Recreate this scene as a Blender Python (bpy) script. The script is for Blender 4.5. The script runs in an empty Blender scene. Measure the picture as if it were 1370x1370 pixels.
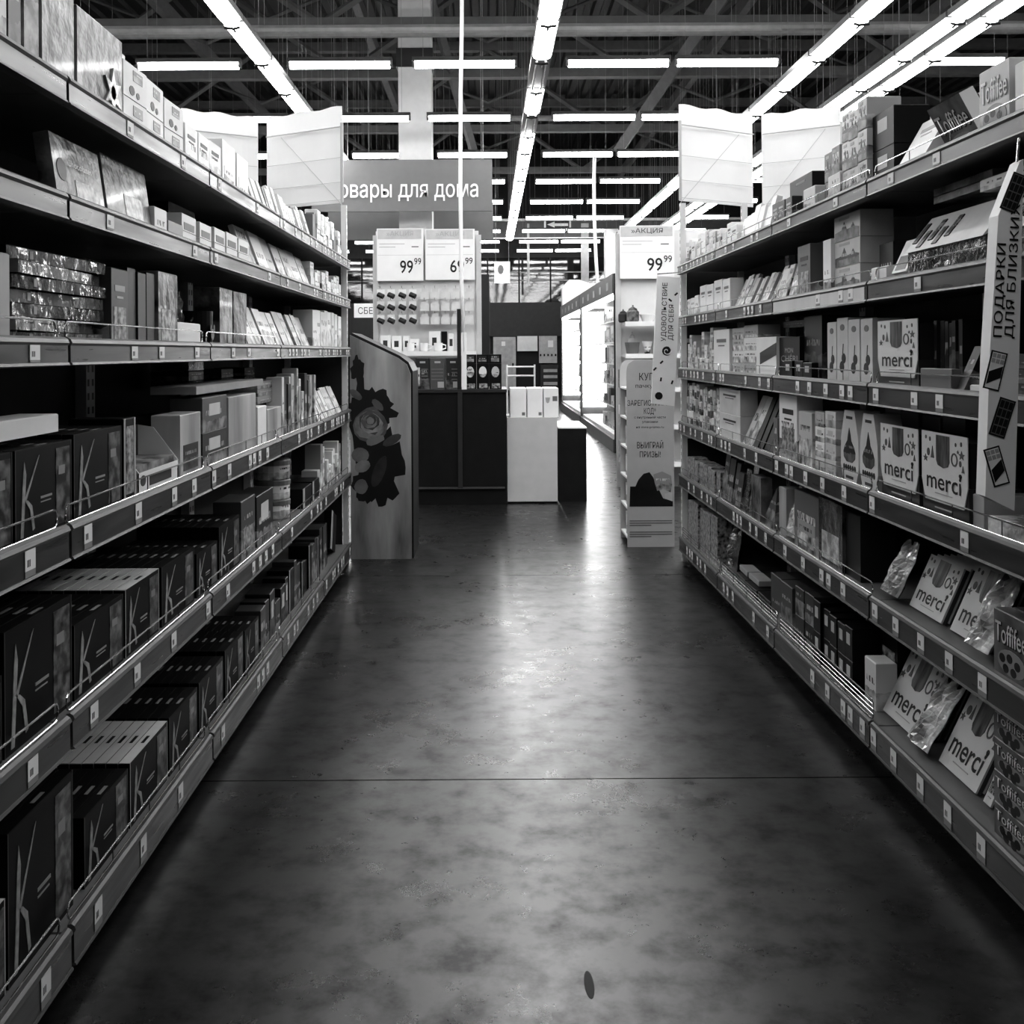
import bpy, math, random
from mathutils import Matrix, Vector

# ------------------------------------------------------------------ camera, world, exposure
SC = bpy.context.scene
COL = SC.collection
F, VX, VY, EYE = 1370.0, 655.0, 471.0, 1.54      # focal length in pixels, vanishing point, eye height
cam_d = bpy.data.cameras.new('camera'); cam = bpy.data.objects.new('camera', cam_d); COL.objects.link(cam)
cam_d.sensor_width = 36.0; cam_d.lens = 36.0 * F / 1370.0
cam_d.shift_x = (685 - VX) / 1370.0; cam_d.shift_y = (VY - 685) / 1370.0
cam_d.clip_start = 0.05; cam_d.clip_end = 200
cam.location = (0, 0, EYE); cam.rotation_euler = (math.pi / 2, 0.006, 0)
SC.camera = cam
w = bpy.data.worlds.new('world'); SC.world = w; w.use_nodes = True
w.node_tree.nodes['Background'].inputs[0].default_value = (.5, .5, .5, 1)
w.node_tree.nodes['Background'].inputs[1].default_value = 0.008
vs = SC.view_settings
vs.view_transform = 'Standard'; vs.look = 'None'; vs.exposure = 1.2; vs.gamma = 1.0
vs.use_curve_mapping = False
SC.cycles.use_denoising = True
SC.cycles.max_bounces = 6
SC.cycles.sample_clamp_indirect = 4.0
TUBE = 13.0          # radiance of the fluorescent tubes
random.seed(7)
R = math.radians

# ------------------------------------------------------------------ materials
MATS = {}
def _new(name):
    m = bpy.data.materials.new(name); m.use_nodes = True
    nt = m.node_tree; b = nt.nodes['Principled BSDF']
    return m, nt, b
def g(v): return (v, v, v, 1)
def ink(v): return v ** 1.3            # reflectance from the grey read off the photograph
def mat(name, v, r=.5, metal=0.0, var=.12, sc=8.0, stretch=(1, 1, 1), bump=0.0, coat=0.0, rvar=0.0, spec=None, detail=5.0):
    if name in MATS: return MATS[name]
    v = ink(v)
    m, nt, b = _new(name); N, L = nt.nodes, nt.links
    b.inputs['Specular IOR Level'].default_value = spec if spec is not None else (.5 if r < .3 or metal else .25)
    tc = N.new('ShaderNodeTexCoord'); mp = N.new('ShaderNodeMapping'); mp.inputs['Scale'].default_value = stretch
    nz = N.new('ShaderNodeTexNoise'); nz.inputs['Scale'].default_value = sc; nz.inputs['Detail'].default_value = detail
    L.new(tc.outputs['Object'], mp.inputs[0]); L.new(mp.outputs[0], nz.inputs['Vector'])
    rp = N.new('ShaderNodeMapRange'); rp.inputs[1].default_value = .3; rp.inputs[2].default_value = .7
    rp.inputs[3].default_value = v * (1 - var); rp.inputs[4].default_value = min(.95, v * (1 + var))
    L.new(nz.outputs[0], rp.inputs[0]); L.new(rp.outputs[0], b.inputs['Base Color'])
    b.inputs['Roughness'].default_value = r; b.inputs['Metallic'].default_value = metal
    if rvar:
        r2 = N.new('ShaderNodeMapRange'); r2.inputs[1].default_value = .3; r2.inputs[2].default_value = .7
        r2.inputs[3].default_value = max(.03, r - rvar); r2.inputs[4].default_value = r + rvar
        L.new(nz.outputs[0], r2.inputs[0]); L.new(r2.outputs[0], b.inputs['Roughness'])
    if coat: b.inputs['Coat Weight'].default_value = coat; b.inputs['Coat Roughness'].default_value = .08
    if bump:
        bp = N.new('ShaderNodeBump'); bp.inputs['Strength'].default_value = bump; bp.inputs['Distance'].default_value = .01
        L.new(nz.outputs[0], bp.inputs['Height']); L.new(bp.outputs[0], b.inputs['Normal'])
    MATS[name] = m; return m
def pmat(name, c0, c1, sc=18.0, lo=.42, hi=.58, r=.35, stretch=(1, 1, 1), coat=.0, bump=0.0, detail=3.0):
    """printed packaging: two inks broken up by noise, different on every object"""
    if name in MATS: return MATS[name]
    m, nt, b = _new(name); N, L = nt.nodes, nt.links
    c0, c1 = ink(c0), ink(c1)
    b.inputs['Specular IOR Level'].default_value = .5 if r < .3 else .25
    tc = N.new('ShaderNodeTexCoord'); oi = N.new('ShaderNodeObjectInfo')
    mp = N.new('ShaderNodeMapping'); mp.inputs['Scale'].default_value = stretch
    mu = N.new('ShaderNodeMath'); mu.operation = 'MULTIPLY'; mu.inputs[1].default_value = 37.0
    cb = N.new('ShaderNodeCombineXYZ')
    L.new(oi.outputs['Random'], mu.inputs[0]); L.new(mu.outputs[0], cb.inputs[0]); L.new(mu.outputs[0], cb.inputs[2])
    L.new(tc.outputs['Object'], mp.inputs[0]); L.new(cb.outputs[0], mp.inputs['Location'])
    nz = N.new('ShaderNodeTexNoise'); nz.inputs['Scale'].default_value = sc; nz.inputs['Detail'].default_value = detail
    L.new(mp.outputs[0], nz.inputs['Vector'])
    rp = N.new('ShaderNodeMapRange'); rp.inputs[1].default_value = lo; rp.inputs[2].default_value = hi
    rp.inputs[3].default_value = c0; rp.inputs[4].default_value = c1
    L.new(nz.outputs[0], rp.inputs[0]); L.new(rp.outputs[0], b.inputs['Base Color'])
    b.inputs['Roughness'].default_value = r
    if coat: b.inputs['Coat Weight'].default_value = coat; b.inputs['Coat Roughness'].default_value = .06
    if bump:
        n2 = N.new('ShaderNodeTexNoise'); n2.inputs['Scale'].default_value = 14; n2.inputs['Detail'].default_value = 3
        L.new(mp.outputs[0], n2.inputs['Vector'])
        bp = N.new('ShaderNodeBump'); bp.inputs['Strength'].default_value = bump; bp.inputs['Distance'].default_value = .03
        L.new(n2.outputs[0], bp.inputs['Height']); L.new(bp.outputs[0], b.inputs['Normal'])
    MATS[name] = m; return m
def emat(name, s, var=.02):
    if name in MATS: return MATS[name]
    m, nt, b = _new(name); N, L = nt.nodes, nt.links
    nz = N.new('ShaderNodeTexNoise'); nz.inputs['Scale'].default_value = 3
    rp = N.new('ShaderNodeMapRange'); rp.inputs[3].default_value = s * (1 - var); rp.inputs[4].default_value = s * (1 + var)
    L.new(nz.outputs[0], rp.inputs[0]); L.new(rp.outputs[0], b.inputs['Emission Strength'])
    b.inputs['Emission Color'].default_value = (1, 1, 1, 1); b.inputs['Base Color'].default_value = g(.8)
    MATS[name] = m; return m
def perfmat(name, v, dark, pitch):
    """steel upright punched with a ladder of slots along its height"""
    if name in MATS: return MATS[name]
    m, nt, b = _new(name); N, L = nt.nodes, nt.links
    tc = N.new('ShaderNodeTexCoord'); sp = N.new('ShaderNodeSeparateXYZ'); L.new(tc.outputs['Object'], sp.inputs[0])
    d = N.new('ShaderNodeMath'); d.operation = 'DIVIDE'; d.inputs[1].default_value = pitch; L.new(sp.outputs[2], d.inputs[0])
    fr = N.new('ShaderNodeMath'); fr.operation = 'FRACT'; L.new(d.outputs[0], fr.inputs[0])
    gt = N.new('ShaderNodeMath'); gt.operation = 'GREATER_THAN'; gt.inputs[1].default_value = .5; L.new(fr.outputs[0], gt.inputs[0])
    ab = N.new('ShaderNodeMath'); ab.operation = 'ABSOLUTE'; L.new(sp.outputs[0], ab.inputs[0])
    lt = N.new('ShaderNodeMath'); lt.operation = 'LESS_THAN'; lt.inputs[1].default_value = .009; L.new(ab.outputs[0], lt.inputs[0])
    mu = N.new('ShaderNodeMath'); mu.operation = 'MULTIPLY'; L.new(gt.outputs[0], mu.inputs[0]); L.new(lt.outputs[0], mu.inputs[1])
    rp = N.new('ShaderNodeMapRange'); rp.inputs[3].default_value = v; rp.inputs[4].default_value = dark
    L.new(mu.outputs[0], rp.inputs[0]); L.new(rp.outputs[0], b.inputs['Base Color']); b.inputs['Roughness'].default_value = .4
    MATS[name] = m; return m

BLACK = mat('black', .012, .45, spec=.1); INK = mat('ink', .02, .5); DGREY = mat('dark_grey', .06, .5); MGREY = mat('mid_grey', .2, .5)
LGREY = mat('light_grey', .45, .5); WHITE = mat('white_card', .82, .5, var=.04); PAPER = mat('paper_white', .78, .7, var=.05)
STEEL = mat('shelf_steel', .2, .4, var=.08); SHELFW = mat('shelf_white', .55, .4, var=.06)
CHROME = mat('chrome_wire', .65, .22, metal=1.0, var=.05)
RAIL = mat('price_rail', .05, .36, var=.6, sc=3, stretch=(.8, 1, 14), detail=3, spec=.42, rvar=.12)
RAILED = mat('rail_edge', .12, .42, var=.3, sc=5, stretch=(1, 1, 40))
BACKP = mat('back_panel', .05, .6)
PERF = perfmat('punched_upright', .6, .03, .05)
WOODP = pmat('wood_print', .16, .6, 5, .3, .7, .4, (1.0, 1, .18), detail=8)
WRAP = pmat('foil_wrap', .03, .34, 6, .4, .62, .36, coat=.15, bump=.5, detail=5)
WRAPD = pmat('foil_wrap_dark', .02, .2, 9, .38, .66, .14, coat=.7, bump=.5)
WRAPW = pmat('foil_wrap_pale', .35, .85, 10, .4, .6, .2, coat=.5, bump=.9)
def pack(name, b0, b1, inkv, p0, p1, r=.42):
    """printed carton: plain ground, a soft picture low down and a broken line of title print, laid out differently on every carton"""
    m, nt, b = _new(name); N, L = nt.nodes, nt.links
    b.inputs['Specular IOR Level'].default_value = .2; b.inputs['Roughness'].default_value = r
    def M(op, a, c=None, e=None):
        n = N.new('ShaderNodeMath'); n.operation = op
        for i, q in enumerate((a, c, e)):
            if q is None: continue
            if isinstance(q, (int, float)): n.inputs[i].default_value = q
            else: L.new(q, n.inputs[i])
        return n.outputs[0]
    tc = N.new('ShaderNodeTexCoord'); oi = N.new('ShaderNodeObjectInfo'); rnd = oi.outputs['Random']
    sp = N.new('ShaderNodeSeparateXYZ'); L.new(tc.outputs['Generated'], sp.inputs[0])
    off = N.new('ShaderNodeCombineXYZ'); L.new(M('MULTIPLY', rnd, 51.0), off.inputs[0]); L.new(M('MULTIPLY', rnd, 23.0), off.inputs[2])
    va = N.new('ShaderNodeVectorMath'); va.operation = 'ADD'; L.new(tc.outputs['Object'], va.inputs[0]); L.new(off.outputs[0], va.inputs[1])
    def noise(sc, det, st=(1, 1, 1)):
        mp = N.new('ShaderNodeMapping'); mp.inputs['Scale'].default_value = st; L.new(va.outputs[0], mp.inputs[0])
        n = N.new('ShaderNodeTexNoise'); n.inputs['Scale'].default_value = sc; n.inputs['Detail'].default_value = det; L.new(mp.outputs[0], n.inputs['Vector']); return n.outputs[0]
    def ramp(x, lo, hi, a, c):
        n = N.new('ShaderNodeMapRange'); n.inputs[1].default_value = lo; n.inputs[2].default_value = hi; n.inputs[3].default_value = a; n.inputs[4].default_value = c; L.new(x, n.inputs[0]); return n.outputs[0]
    def mix(f, a, c): return M('MULTIPLY_ADD', f, M('SUBTRACT', c, a), a)
    z = sp.outputs[2]; x = sp.outputs[0]
    base = ramp(M('FRACT', M('MULTIPLY', rnd, 7.31)), 0, 1, ink(b0), ink(b1))
    pic = ramp(noise(16, 4), .35, .66, ink(p0), ink(p1))
    zs = ramp(M('FRACT', M('MULTIPLY', rnd, 13.7)), 0, 1, .22, .6)
    edge = M('MULTIPLY_ADD', noise(22, 2), .3, M('SUBTRACT', z, .15))
    col = mix(M('LESS_THAN', edge, zs), base, pic)
    t0 = M('ADD', zs, .14)
    band = M('MULTIPLY', M('GREATER_THAN', z, t0), M('LESS_THAN', z, M('ADD', t0, ramp(M('FRACT', M('MULTIPLY', rnd, 3.9)), 0, 1, .06, .18))))
    inx = M('MULTIPLY', M('GREATER_THAN', x, .12), M('LESS_THAN', x, .86))
    let = M('GREATER_THAN', noise(70, 1, (1, 1, .25)), .5)
    col = mix(M('MULTIPLY', M('MULTIPLY', band, inx), let), col, ink(inkv))
    L.new(col, b.inputs['Base Color']); MATS[name] = m; return m
PR_DK = pack('print_dark', .01, .05, .3, .008, .2)
PR_DK2 = pack('print_charcoal', .02, .12, .5, .02, .4)
PR_MID = pack('print_mid', .15, .4, .7, .04, .5)
PR_LT = pack('print_pale', .5, .85, .06, .1, .7)
PR_LT2 = pack('print_white', .75, .88, .2, .4, .9)
PR_BUSY = pack('print_busy', .3, .8, .03, .02, .9)
PR_PIC = pmat('print_picture', .01, .6, 40, .36, .7, .3, detail=5)
PR_TXT = pmat('print_lines', .75, .1, 60, .5, .58, .5, (.35, 1, 1.6))

# ------------------------------------------------------------------ mesh helpers
class MB:
    def __init__(s): s.v = []; s.f = []; s.m = []; s.smooth = False
    def add(s, vs_, fs, mi=0):
        o = len(s.v); s.v += [tuple(p) for p in vs_]; s.f += [tuple(i + o for i in f) for f in fs]; s.m += [mi] * len(fs); return s
    def box(s, x0, x1, y0, y1, z0, z1, mi=0):
        v = [(x, y, z) for z in (z0, z1) for y in (y0, y1) for x in (x0, x1)]
        return s.add(v, [(0, 2, 3, 1), (4, 5, 7, 6), (0, 1, 5, 4), (2, 6, 7, 3), (0, 4, 6, 2), (1, 3, 7, 5)], mi)
    def prism(s, poly, y0, y1, mi=0):            # outline in x,z pushed along y
        n = len(poly); v = [(x, y0, z) for x, z in poly] + [(x, y1, z) for x, z in poly]
        return s.add(v, [tuple(range(n)), tuple(range(2 * n - 1, n - 1, -1))] + [(i, i + n, (i + 1) % n + n, (i + 1) % n) for i in range(n)], mi)
    def sweep(s, prof, x0, x1, mi=0, close=True):            # profile in y,z pushed along x
        n = len(prof); v = [(x0, y, z) for y, z in prof] + [(x1, y, z) for y, z in prof]
        fs = [(i, i + n, (i + 1) % n + n, (i + 1) % n) for i in range(n if close else n - 1)]
        if close: fs += [tuple(range(n)), tuple(range(2 * n - 1, n - 1, -1))]
        return s.add(v, fs, mi)
    def tube(s, path, r, n=6, closed=False, mi=0):
        path = [Vector(p) for p in path]; P = len(path); vv = []
        for i, p in enumerate(path):
            a = path[i - 1] if (i or closed) else p; b = path[(i + 1) % P] if (i < P - 1 or closed) else p
            t = (b - a).normalized(); u = t.cross(Vector((0, 0, 1)))
            if u.length < .05: u = t.cross(Vector((1, 0, 0)))
            u.normalize(); q = t.cross(u)
            vv += [p + (u * math.cos(2 * math.pi * k / n) + q * math.sin(2 * math.pi * k / n)) * r for k in range(n)]
        fs = []
        for i in range(P if closed else P - 1):
            for k in range(n):
                a, b = i * n, ((i + 1) % P) * n
                fs.append((a + k, a + (k + 1) % n, b + (k + 1) % n, b + k))
        if not closed: fs += [tuple(range(n - 1, -1, -1)), tuple(range((P - 1) * n, P * n))]
        return s.add(vv, fs, mi)
    def lathe(s, prof, n=16, mi=0, c=(0, 0)):
        P = len(prof)
        v = [(c[0] + r * math.cos(2 * math.pi * k / n), c[1] + r * math.sin(2 * math.pi * k / n), z) for r, z in prof for k in range(n)]
        fs = [(i * n + k, i * n + (k + 1) % n, (i + 1) * n + (k + 1) % n, (i + 1) * n + k) for i in range(P - 1) for k in range(n)]
        fs += [tuple(range(n - 1, -1, -1)), tuple(range((P - 1) * n, P * n))]
        return s.add(v, fs, mi)
    def mesh(s, name, *mats, smooth=False):
        me = bpy.data.meshes.new(name); me.from_pydata(s.v, [], s.f)
        for m in mats: me.materials.append(m)
        if len(mats) > 1: me.polygons.foreach_set('material_index', s.m)
        if smooth: me.polygons.foreach_set('use_smooth', [True] * len(me.polygons))
        me.update(); return me
CACHE = {}
def cached(key, fn):
    if key not in CACHE: CACHE[key] = fn()
    return CACHE[key]
def box_mesh(wd, dp, h, m):                      # stands on z=0, front face at y=0, centred in x
    wd, dp, h = round(wd, 3), round(dp, 3), round(h, 3)
    def mk():
        c = min(.003, wd * .08, dp * .08); b = MB()
        x = wd / 2
        v = []
        for z, k in ((0, 0), (h - c, 0), (h, c)):
            v += [(-x + k, k, z), (x - k, k, z), (x - k, dp - k, z), (-x + k, dp - k, z)]
        fs = [(3, 2, 1, 0), (8, 9, 10, 11)]
        for q in (0, 4): fs += [(q + i, q + (i + 1) % 4, q + 4 + (i + 1) % 4, q + 4 + i) for i in range(4)]
        return b.add(v, fs).mesh('carton', m)
    return cached(('box', wd, dp, h, m.name), mk)
def plate_mesh(x0, x1, z0, z1, m, t=.0012):
    k = ('pl', round(x0, 3), round(x1, 3), round(z0, 3), round(z1, 3), m.name)
    return cached(k, lambda: MB().box(x0, x1, -t, 0, z0, z1).mesh('print_panel', m))
def text_mesh(s, m, height, width=None, bold=0.0, t=.0012):
    """lettering in the x,z plane, centred on x, base line at z=0; height = capital height"""
    def mk():
        c = bpy.data.curves.new('lettering', 'FONT'); c.body = s; c.resolution_u = 3; c.offset = bold
        o = bpy.data.objects.new('lettering', c); me = bpy.data.meshes.new_from_object(o)
        bpy.data.objects.remove(o); bpy.data.curves.remove(c)
        xs = [v.co.x for v in me.vertices]; x0, x1 = min(xs), max(xs)
        k = height / .73; kx = k if width is None else width / (x1 - x0)
        for v in me.vertices: v.co = ((v.co.x - (x0 + x1) / 2) * kx, -t, v.co.y * k)
        me.materials.clear(); me.materials.append(m); me.update(); return me
    return cached(('t', s, m.name, round(height, 4), width and round(width, 4), bold), mk)
def disc(cx, cz, rx, rz, n=14, a0=0): return [(cx + rx * math.cos(a0 + 2 * math.pi * k / n), cz + rz * math.sin(a0 + 2 * math.pi * k / n)) for k in range(n)]
def star(cx, cz, r, n=5): return [(cx + r * (1 if k % 2 == 0 else .42) * math.sin(math.pi * k / n), cz + r * (1 if k % 2 == 0 else .42) * math.cos(math.pi * k / n)) for k in range(2 * n)]

def ob(name, me, parent=None, loc=None, rot=None):
    o = bpy.data.objects.new(name, me); COL.objects.link(o)
    if parent: o.parent = parent
    if loc is not None: o.location = loc
    if rot is not None: o.rotation_euler = rot
    return o
def tag(o, label, cat, group=None, kind=None):
    o['label'] = label; o['category'] = cat
    if group: o['group'] = group
    if kind: o['kind'] = kind
    return o
def struct(name, me, label=None, parent=None, loc=None):
    o = ob(name, me, parent, loc)
    if not parent:
        o['kind'] = 'structure'
        if label: o['label'] = label
    return o
ORD = 'first second third fourth fifth sixth seventh eighth ninth tenth eleventh twelfth thirteenth fourteenth fifteenth sixteenth seventeenth eighteenth nineteenth twentieth'.split()
def nth(i): return ORD[i - 1] if i <= 20 else '%d%s' % (i, {1: 'st', 2: 'nd', 3: 'rd'}.get(i % 10, 'th'))
def PX(px, py, d): return (px - VX) / F * d, EYE - (py - VY) / F * d

# ------------------------------------------------------------------ floor: polished concrete in poured bays
def floor_material():
    m, nt, b = _new('polished_concrete'); N, L = nt.nodes, nt.links
    tc = N.new('ShaderNodeTexCoord')
    n1 = N.new('ShaderNodeTexNoise'); n1.inputs['Scale'].default_value = 1.6; n1.inputs['Detail'].default_value = 7; n1.inputs['Roughness'].default_value = .6
    n2 = N.new('ShaderNodeTexNoise'); n2.inputs['Scale'].default_value = 9; n2.inputs['Detail'].default_value = 8; n2.inputs['Roughness'].default_value = .7
    n2.inputs['Distortion'].default_value = .25
    for n in (n1, n2): L.new(tc.outputs['Object'], n.inputs['Vector'])
    ad = N.new('ShaderNodeMix'); ad.inputs[0].default_value = .5; L.new(n1.outputs[0], ad.inputs[2]); L.new(n2.outputs[0], ad.inputs[3])
    c = N.new('ShaderNodeMapRange'); c.inputs[1].default_value = .35; c.inputs[2].default_value = .65; c.inputs[3].default_value = .002; c.inputs[4].default_value = .009
    r = N.new('ShaderNodeMapRange'); r.inputs[1].default_value = .25; r.inputs[2].default_value = .75; r.inputs[3].default_value = .40; r.inputs[4].default_value = .20
    L.new(ad.outputs[0], c.inputs[0]); L.new(ad.outputs[0], r.inputs[0])
    L.new(c.outputs[0], b.inputs['Base Color']); L.new(r.outputs[0], b.inputs['Roughness'])
    n3 = N.new('ShaderNodeTexNoise'); n3.inputs['Scale'].default_value = 7.5; n3.inputs['Detail'].default_value = 10; n3.inputs['Roughness'].default_value = .62; L.new(tc.outputs['Object'], n3.inputs['Vector'])
    sp = N.new('ShaderNodeMapRange'); sp.inputs[1].default_value = .34; sp.inputs[2].default_value = .58; sp.inputs[3].default_value = .22; sp.inputs[4].default_value = .72
    L.new(n3.outputs[0], sp.inputs[0]); L.new(sp.outputs[0], b.inputs['Specular IOR Level'])
    return m
FLOORM = floor_material()
floor = struct('floor', MB().box(-14, 14, -3, 38, -.12, -.012).mesh('floor', mat('joint_filler', .008, .8)), 'dark polished concrete floor with thin joints')
JY = [-3, .33, 3.69, 7.06, 10.42, 13.8, 17.2, 20.6, 24, 27.4, 30.8, 34.2, 38]
for a, b in zip(JY[:-1], JY[1:]):
    ob('floor_slab', MB().box(-14, 14, a + .004, b - .004, -.012, 0).mesh('floor_slab', FLOORM), floor)
st = MB(); st.prism([(x, y) for x, y in disc(.233, -2.49, .012, .055, 16)], 0, .0008)
me = st.mesh('stain', mat('stain', .01, .6))
for v in me.vertices: v.co = (v.co.x, -v.co.z, .0002 + v.co.y)
ob('scuff_mark', me, floor)

# ------------------------------------------------------------------ hall shell
DARKW = mat('hall_wall', .05, .8)
struct('wall_left', MB().box(-14.2, -14, -3, 38, 0, 9).mesh('wall', DARKW), 'dark side wall of the hall')
struct('wall_right', MB().box(14, 14.2, -3, 38, 0, 9).mesh('wall', DARKW), 'dark side wall of the hall')
struct('wall_front', MB().box(-14, 14, -3.2, -3, 0, 9).mesh('wall', DARKW), 'wall of the hall behind the viewer')
wb = struct('wall_back', MB().box(-14, 14, 36, 36.2, 0, 9).mesh('wall', mat('back_wall', .035, .8)), 'far dark wall of the hall')
# corrugated roof deck
prof = []; x = -14.0
while x < 14:
    prof += [(x, 8.6), (x + .14, 8.6), (x + .18, 8.68), (x + .32, 8.68)]; x += .36
cm = MB(); n = len(prof)
cm.add([(px, -3, z) for px, z in prof] + [(px, 36, z) for px, z in prof], [(i, i + 1, i + 1 + n, i + n) for i in range(n - 1)])
struct('ceiling', cm.mesh('ceiling', mat('roof_deck', .035, .6)), 'dark corrugated steel roof deck')
TR = mat('truss_steel', .19, .6); TR2 = mat('pipe_grey', .33, .4)
def bar(mb, a, b, t):
    a, b = Vector(a), Vector(b); mb.tube([a, b], t, 4)
for k, y in enumerate((9.4, 15.9, 18.6, 23.2, 28.5)):
    h = 5.1 if y < 17 else 5.05
    z0 = EYE + h
    root = bpy.data.objects.new('roof_truss', None); COL.objects.link(root); root['kind'] = 'structure'
    root['label'] = 'dark steel roof truss, %s from the camera' % nth(k + 1)
    ob('bottom_chord', MB().box(-14, 14, y - .1, y + .1, z0 - .08, z0 + .08).mesh('chord', TR), root)
    ob('top_chord', MB().box(-14, 14, y - .1, y + .1, 8.35, 8.55).mesh('chord', TR), root)
    xs = [-13 + 2.6 * i for i in range(11)]
    for i in range(10):
        mb = MB(); up = i % 2 == 0
        bar(mb, (xs[i], y, z0 if up else 8.4), (xs[i + 1], y, 8.4 if up else z0), .06); ob('diagonal', mb.mesh('diagonal', TR), root)
        mb = MB(); bar(mb, (xs[i], y + .35, 8.3 if up else z0 + .7), (xs[i + 1], y + .35, z0 + .7 if up else 8.3), .035); ob('diagonal', mb.mesh('diagonal', TR), root)
for k, x in enumerate((-9, -5.8, -2.3, 1.2, 4.6, 8.2)):
    o = struct('roof_purlin', MB().box(x - .07, x + .07, -3, 36, 7.6, 7.85).mesh('purlin', TR), 'dark steel purlin running along the roof, %s from the left' % nth(k + 1))
# sloping brace seen right of the middle light line
mb = MB(); bar(mb, (3.85, 15.6, 7.3), (2.6, 20.4, 5.55), .13); bar(mb, (4.15, 14.0, 7.9), (3.85, 15.6, 7.3), .13)
struct('roof_brace', mb.mesh('brace', mat('brace_steel', .2, .5)), 'thick sloping steel roof brace')
mb = MB(); bar(mb, (-1.0, 17.0, 7.6), (-.15, 21, 5.1), .09)
struct('roof_brace', mb.mesh('brace', TR), 'thin sloping steel roof brace beside the white column')
for k, (y, z) in enumerate(((12.9, 5.62), (15.4, 6.33), (20.0, 6.1))):
    mb = MB(); mb.tube([(-13.8, y, z), (13.8, y, z)], .055, 8)
    struct('sprinkler_pipe', mb.mesh('pipe', TR2), 'grey sprinkler pipe crossing the hall under the roof, %s from the camera' % nth(k + 1))

# ------------------------------------------------------------------ fluorescent lamps
EM = emat('lamp_glow', TUBE); EOFF = mat('unlit_tube', .35, .25); HOUS = mat('lamp_housing', .12, .45); CLIP = mat('lamp_clip', .01, .5)
def half_tube(wd, ln, h):            # glowing half cylinder under z=0, running along y
    n = 7; pr = [(wd / 2 * math.cos(math.pi + math.pi * k / n), h * math.sin(math.pi + math.pi * k / n)) for k in range(n + 1)]
    mb = MB(); m_ = len(pr)
    mb.add([(x, -ln / 2, z) for x, z in pr] + [(x, ln / 2, z) for x, z in pr], [(i, i + 1, i + 1 + m_, i + m_) for i in range(m_ - 1)] + [tuple(range(m_)), tuple(range(2 * m_ - 1, m_ - 1, -1)), (0, m_, 2 * m_ - 1, m_ - 1)])
    return mb
tube_row = half_tube(.085, 1.2, .08).mesh('tube', EM, smooth=False)
hous_row = MB().box(-.05, .05, -.63, .63, .001, .05).mesh('housing', HOUS)
sock = MB().box(-.03, .03, .6, .63, -.06, 0).mesh('socket', HOUS); sock2 = MB().box(-.03, .03, -.63, -.6, -.06, 0).mesh('socket', HOUS)
refl = half_tube(.20, 1.13, .05).mesh('tube', EM)
hous_st = MB().box(-.11, .11, -.62, .62, .001, .06).mesh('housing', HOUS)
def clip_mesh():
    mb = MB()
    for a in (35, 145, 270):
        c, s_ = math.cos(R(a)), math.sin(R(a)); bar(mb, (0, 0, -.03), (.09 * c, -.09 * s_, -.035), .014)
    return mb.mesh('clip', CLIP)
clipm = clip_mesh()
offt = MB(); offt.tube([(-.05, -.6, -.03), (-.05, .6, -.03)], .014, 8); offt.tube([(.05, -.6, -.03), (.05, .6, -.03)], .014, 8)
offt = offt.mesh('tube', EOFF)
wire = MB().box(-.002, .002, -.002, .002, 0, 1).mesh('wire', TR2)
def lamp(kind, x, y, z, label, group, on=True):
    e = bpy.data.objects.new('fluorescent_lamp', None); COL.objects.link(e); e.location = (x, y, z); tag(e, label, 'lamp', group)
    if kind == 'row':
        e.rotation_euler = (0, 0, math.pi / 2)
        ob('housing', hous_row, e); ob('tube', tube_row, e); ob('socket', sock, e); ob('socket', sock2, e)
    else:
        ob('housing', hous_st, e); ob('tube', refl if on else offt, e)
        ob('clip', clipm, e, (0, -.6, -.03))
    for sy in (-.5, .5):
        o = ob('hanger', wire, e, (0, sy, .05)); o.scale = (1, 1, 8.64 - z)
ROWX = [-7.1, -5.4, -3.6, -1.78, -.28, 1.57, 2.88, 5.6, 7.2]
for k in range(-5, 9):
    y = 12.33 + 2.84 * k
    for i, x in enumerate(ROWX):
        if k >= 3 and (i < 1 or i > 7): continue
        lamp('row', x, y, EYE + 3.5, 'glowing crosswise tube lamp, %s from left in %s cross row' % (nth(i + 1), nth(k + 6)), 'crosswise tube lamps under the roof')
LINES = (('left', -2.46), ('middle', .585), ('first right', 3.6), ('second right', 4.53), ('outermost right', 4.86))
for nm, x in LINES:
    for k in range(-5, 15):
        y = 10.5 + 1.28 * k
        if y < 4.5: continue
        on = not (nm == 'middle' and k in (1, 3))
        lamp('line', x, y, EYE + 3.2, '%s lengthwise lamp, %s from the camera in %s light line' % ('glowing' if on else 'unlit', nth(k + 5), nm), 'lengthwise lamp lines', on)

# ------------------------------------------------------------------ gondola shelving
JOINT = [1.22, 2.47, 3.72, 4.97, 6.22, 7.47]
SIDE = {'L': dict(x=1.03, s=-1, rz=math.pi / 2, word='left',
                  z={1: (2.145, 2.215), 2: (1.865, 1.93), 3: (1.515, 1.58), 4: (1.045, 1.13), 5: (.585, .67), 6: (.062, .16)}),
        'R': dict(x=1.39, s=1, rz=-math.pi / 2, word='right',
                  z={1: (2.095, 2.16), 2: (1.717, 1.79), 3: (1.34, 1.42), 4: (.945, 1.03), 5: (.56, .648), 6: (.092, .19)})}
SHELF = {1: 'top', 2: 'second', 3: 'third', 4: 'fourth', 5: 'fifth', 6: 'bottom'}
def surf(side, row): return SIDE[side]['z'][row][1] - .016
def depth(side, px, v=.0): return F * (SIDE[side]['x'] + v) / abs(px - VX)
SD = .46                                                     # shelf depth
def rail_prof(h): return [(0, 0), (-.008, .004), (-.016, -.002), (-.019, -.012), (-.016, -.018), (0, -.018)]
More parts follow.
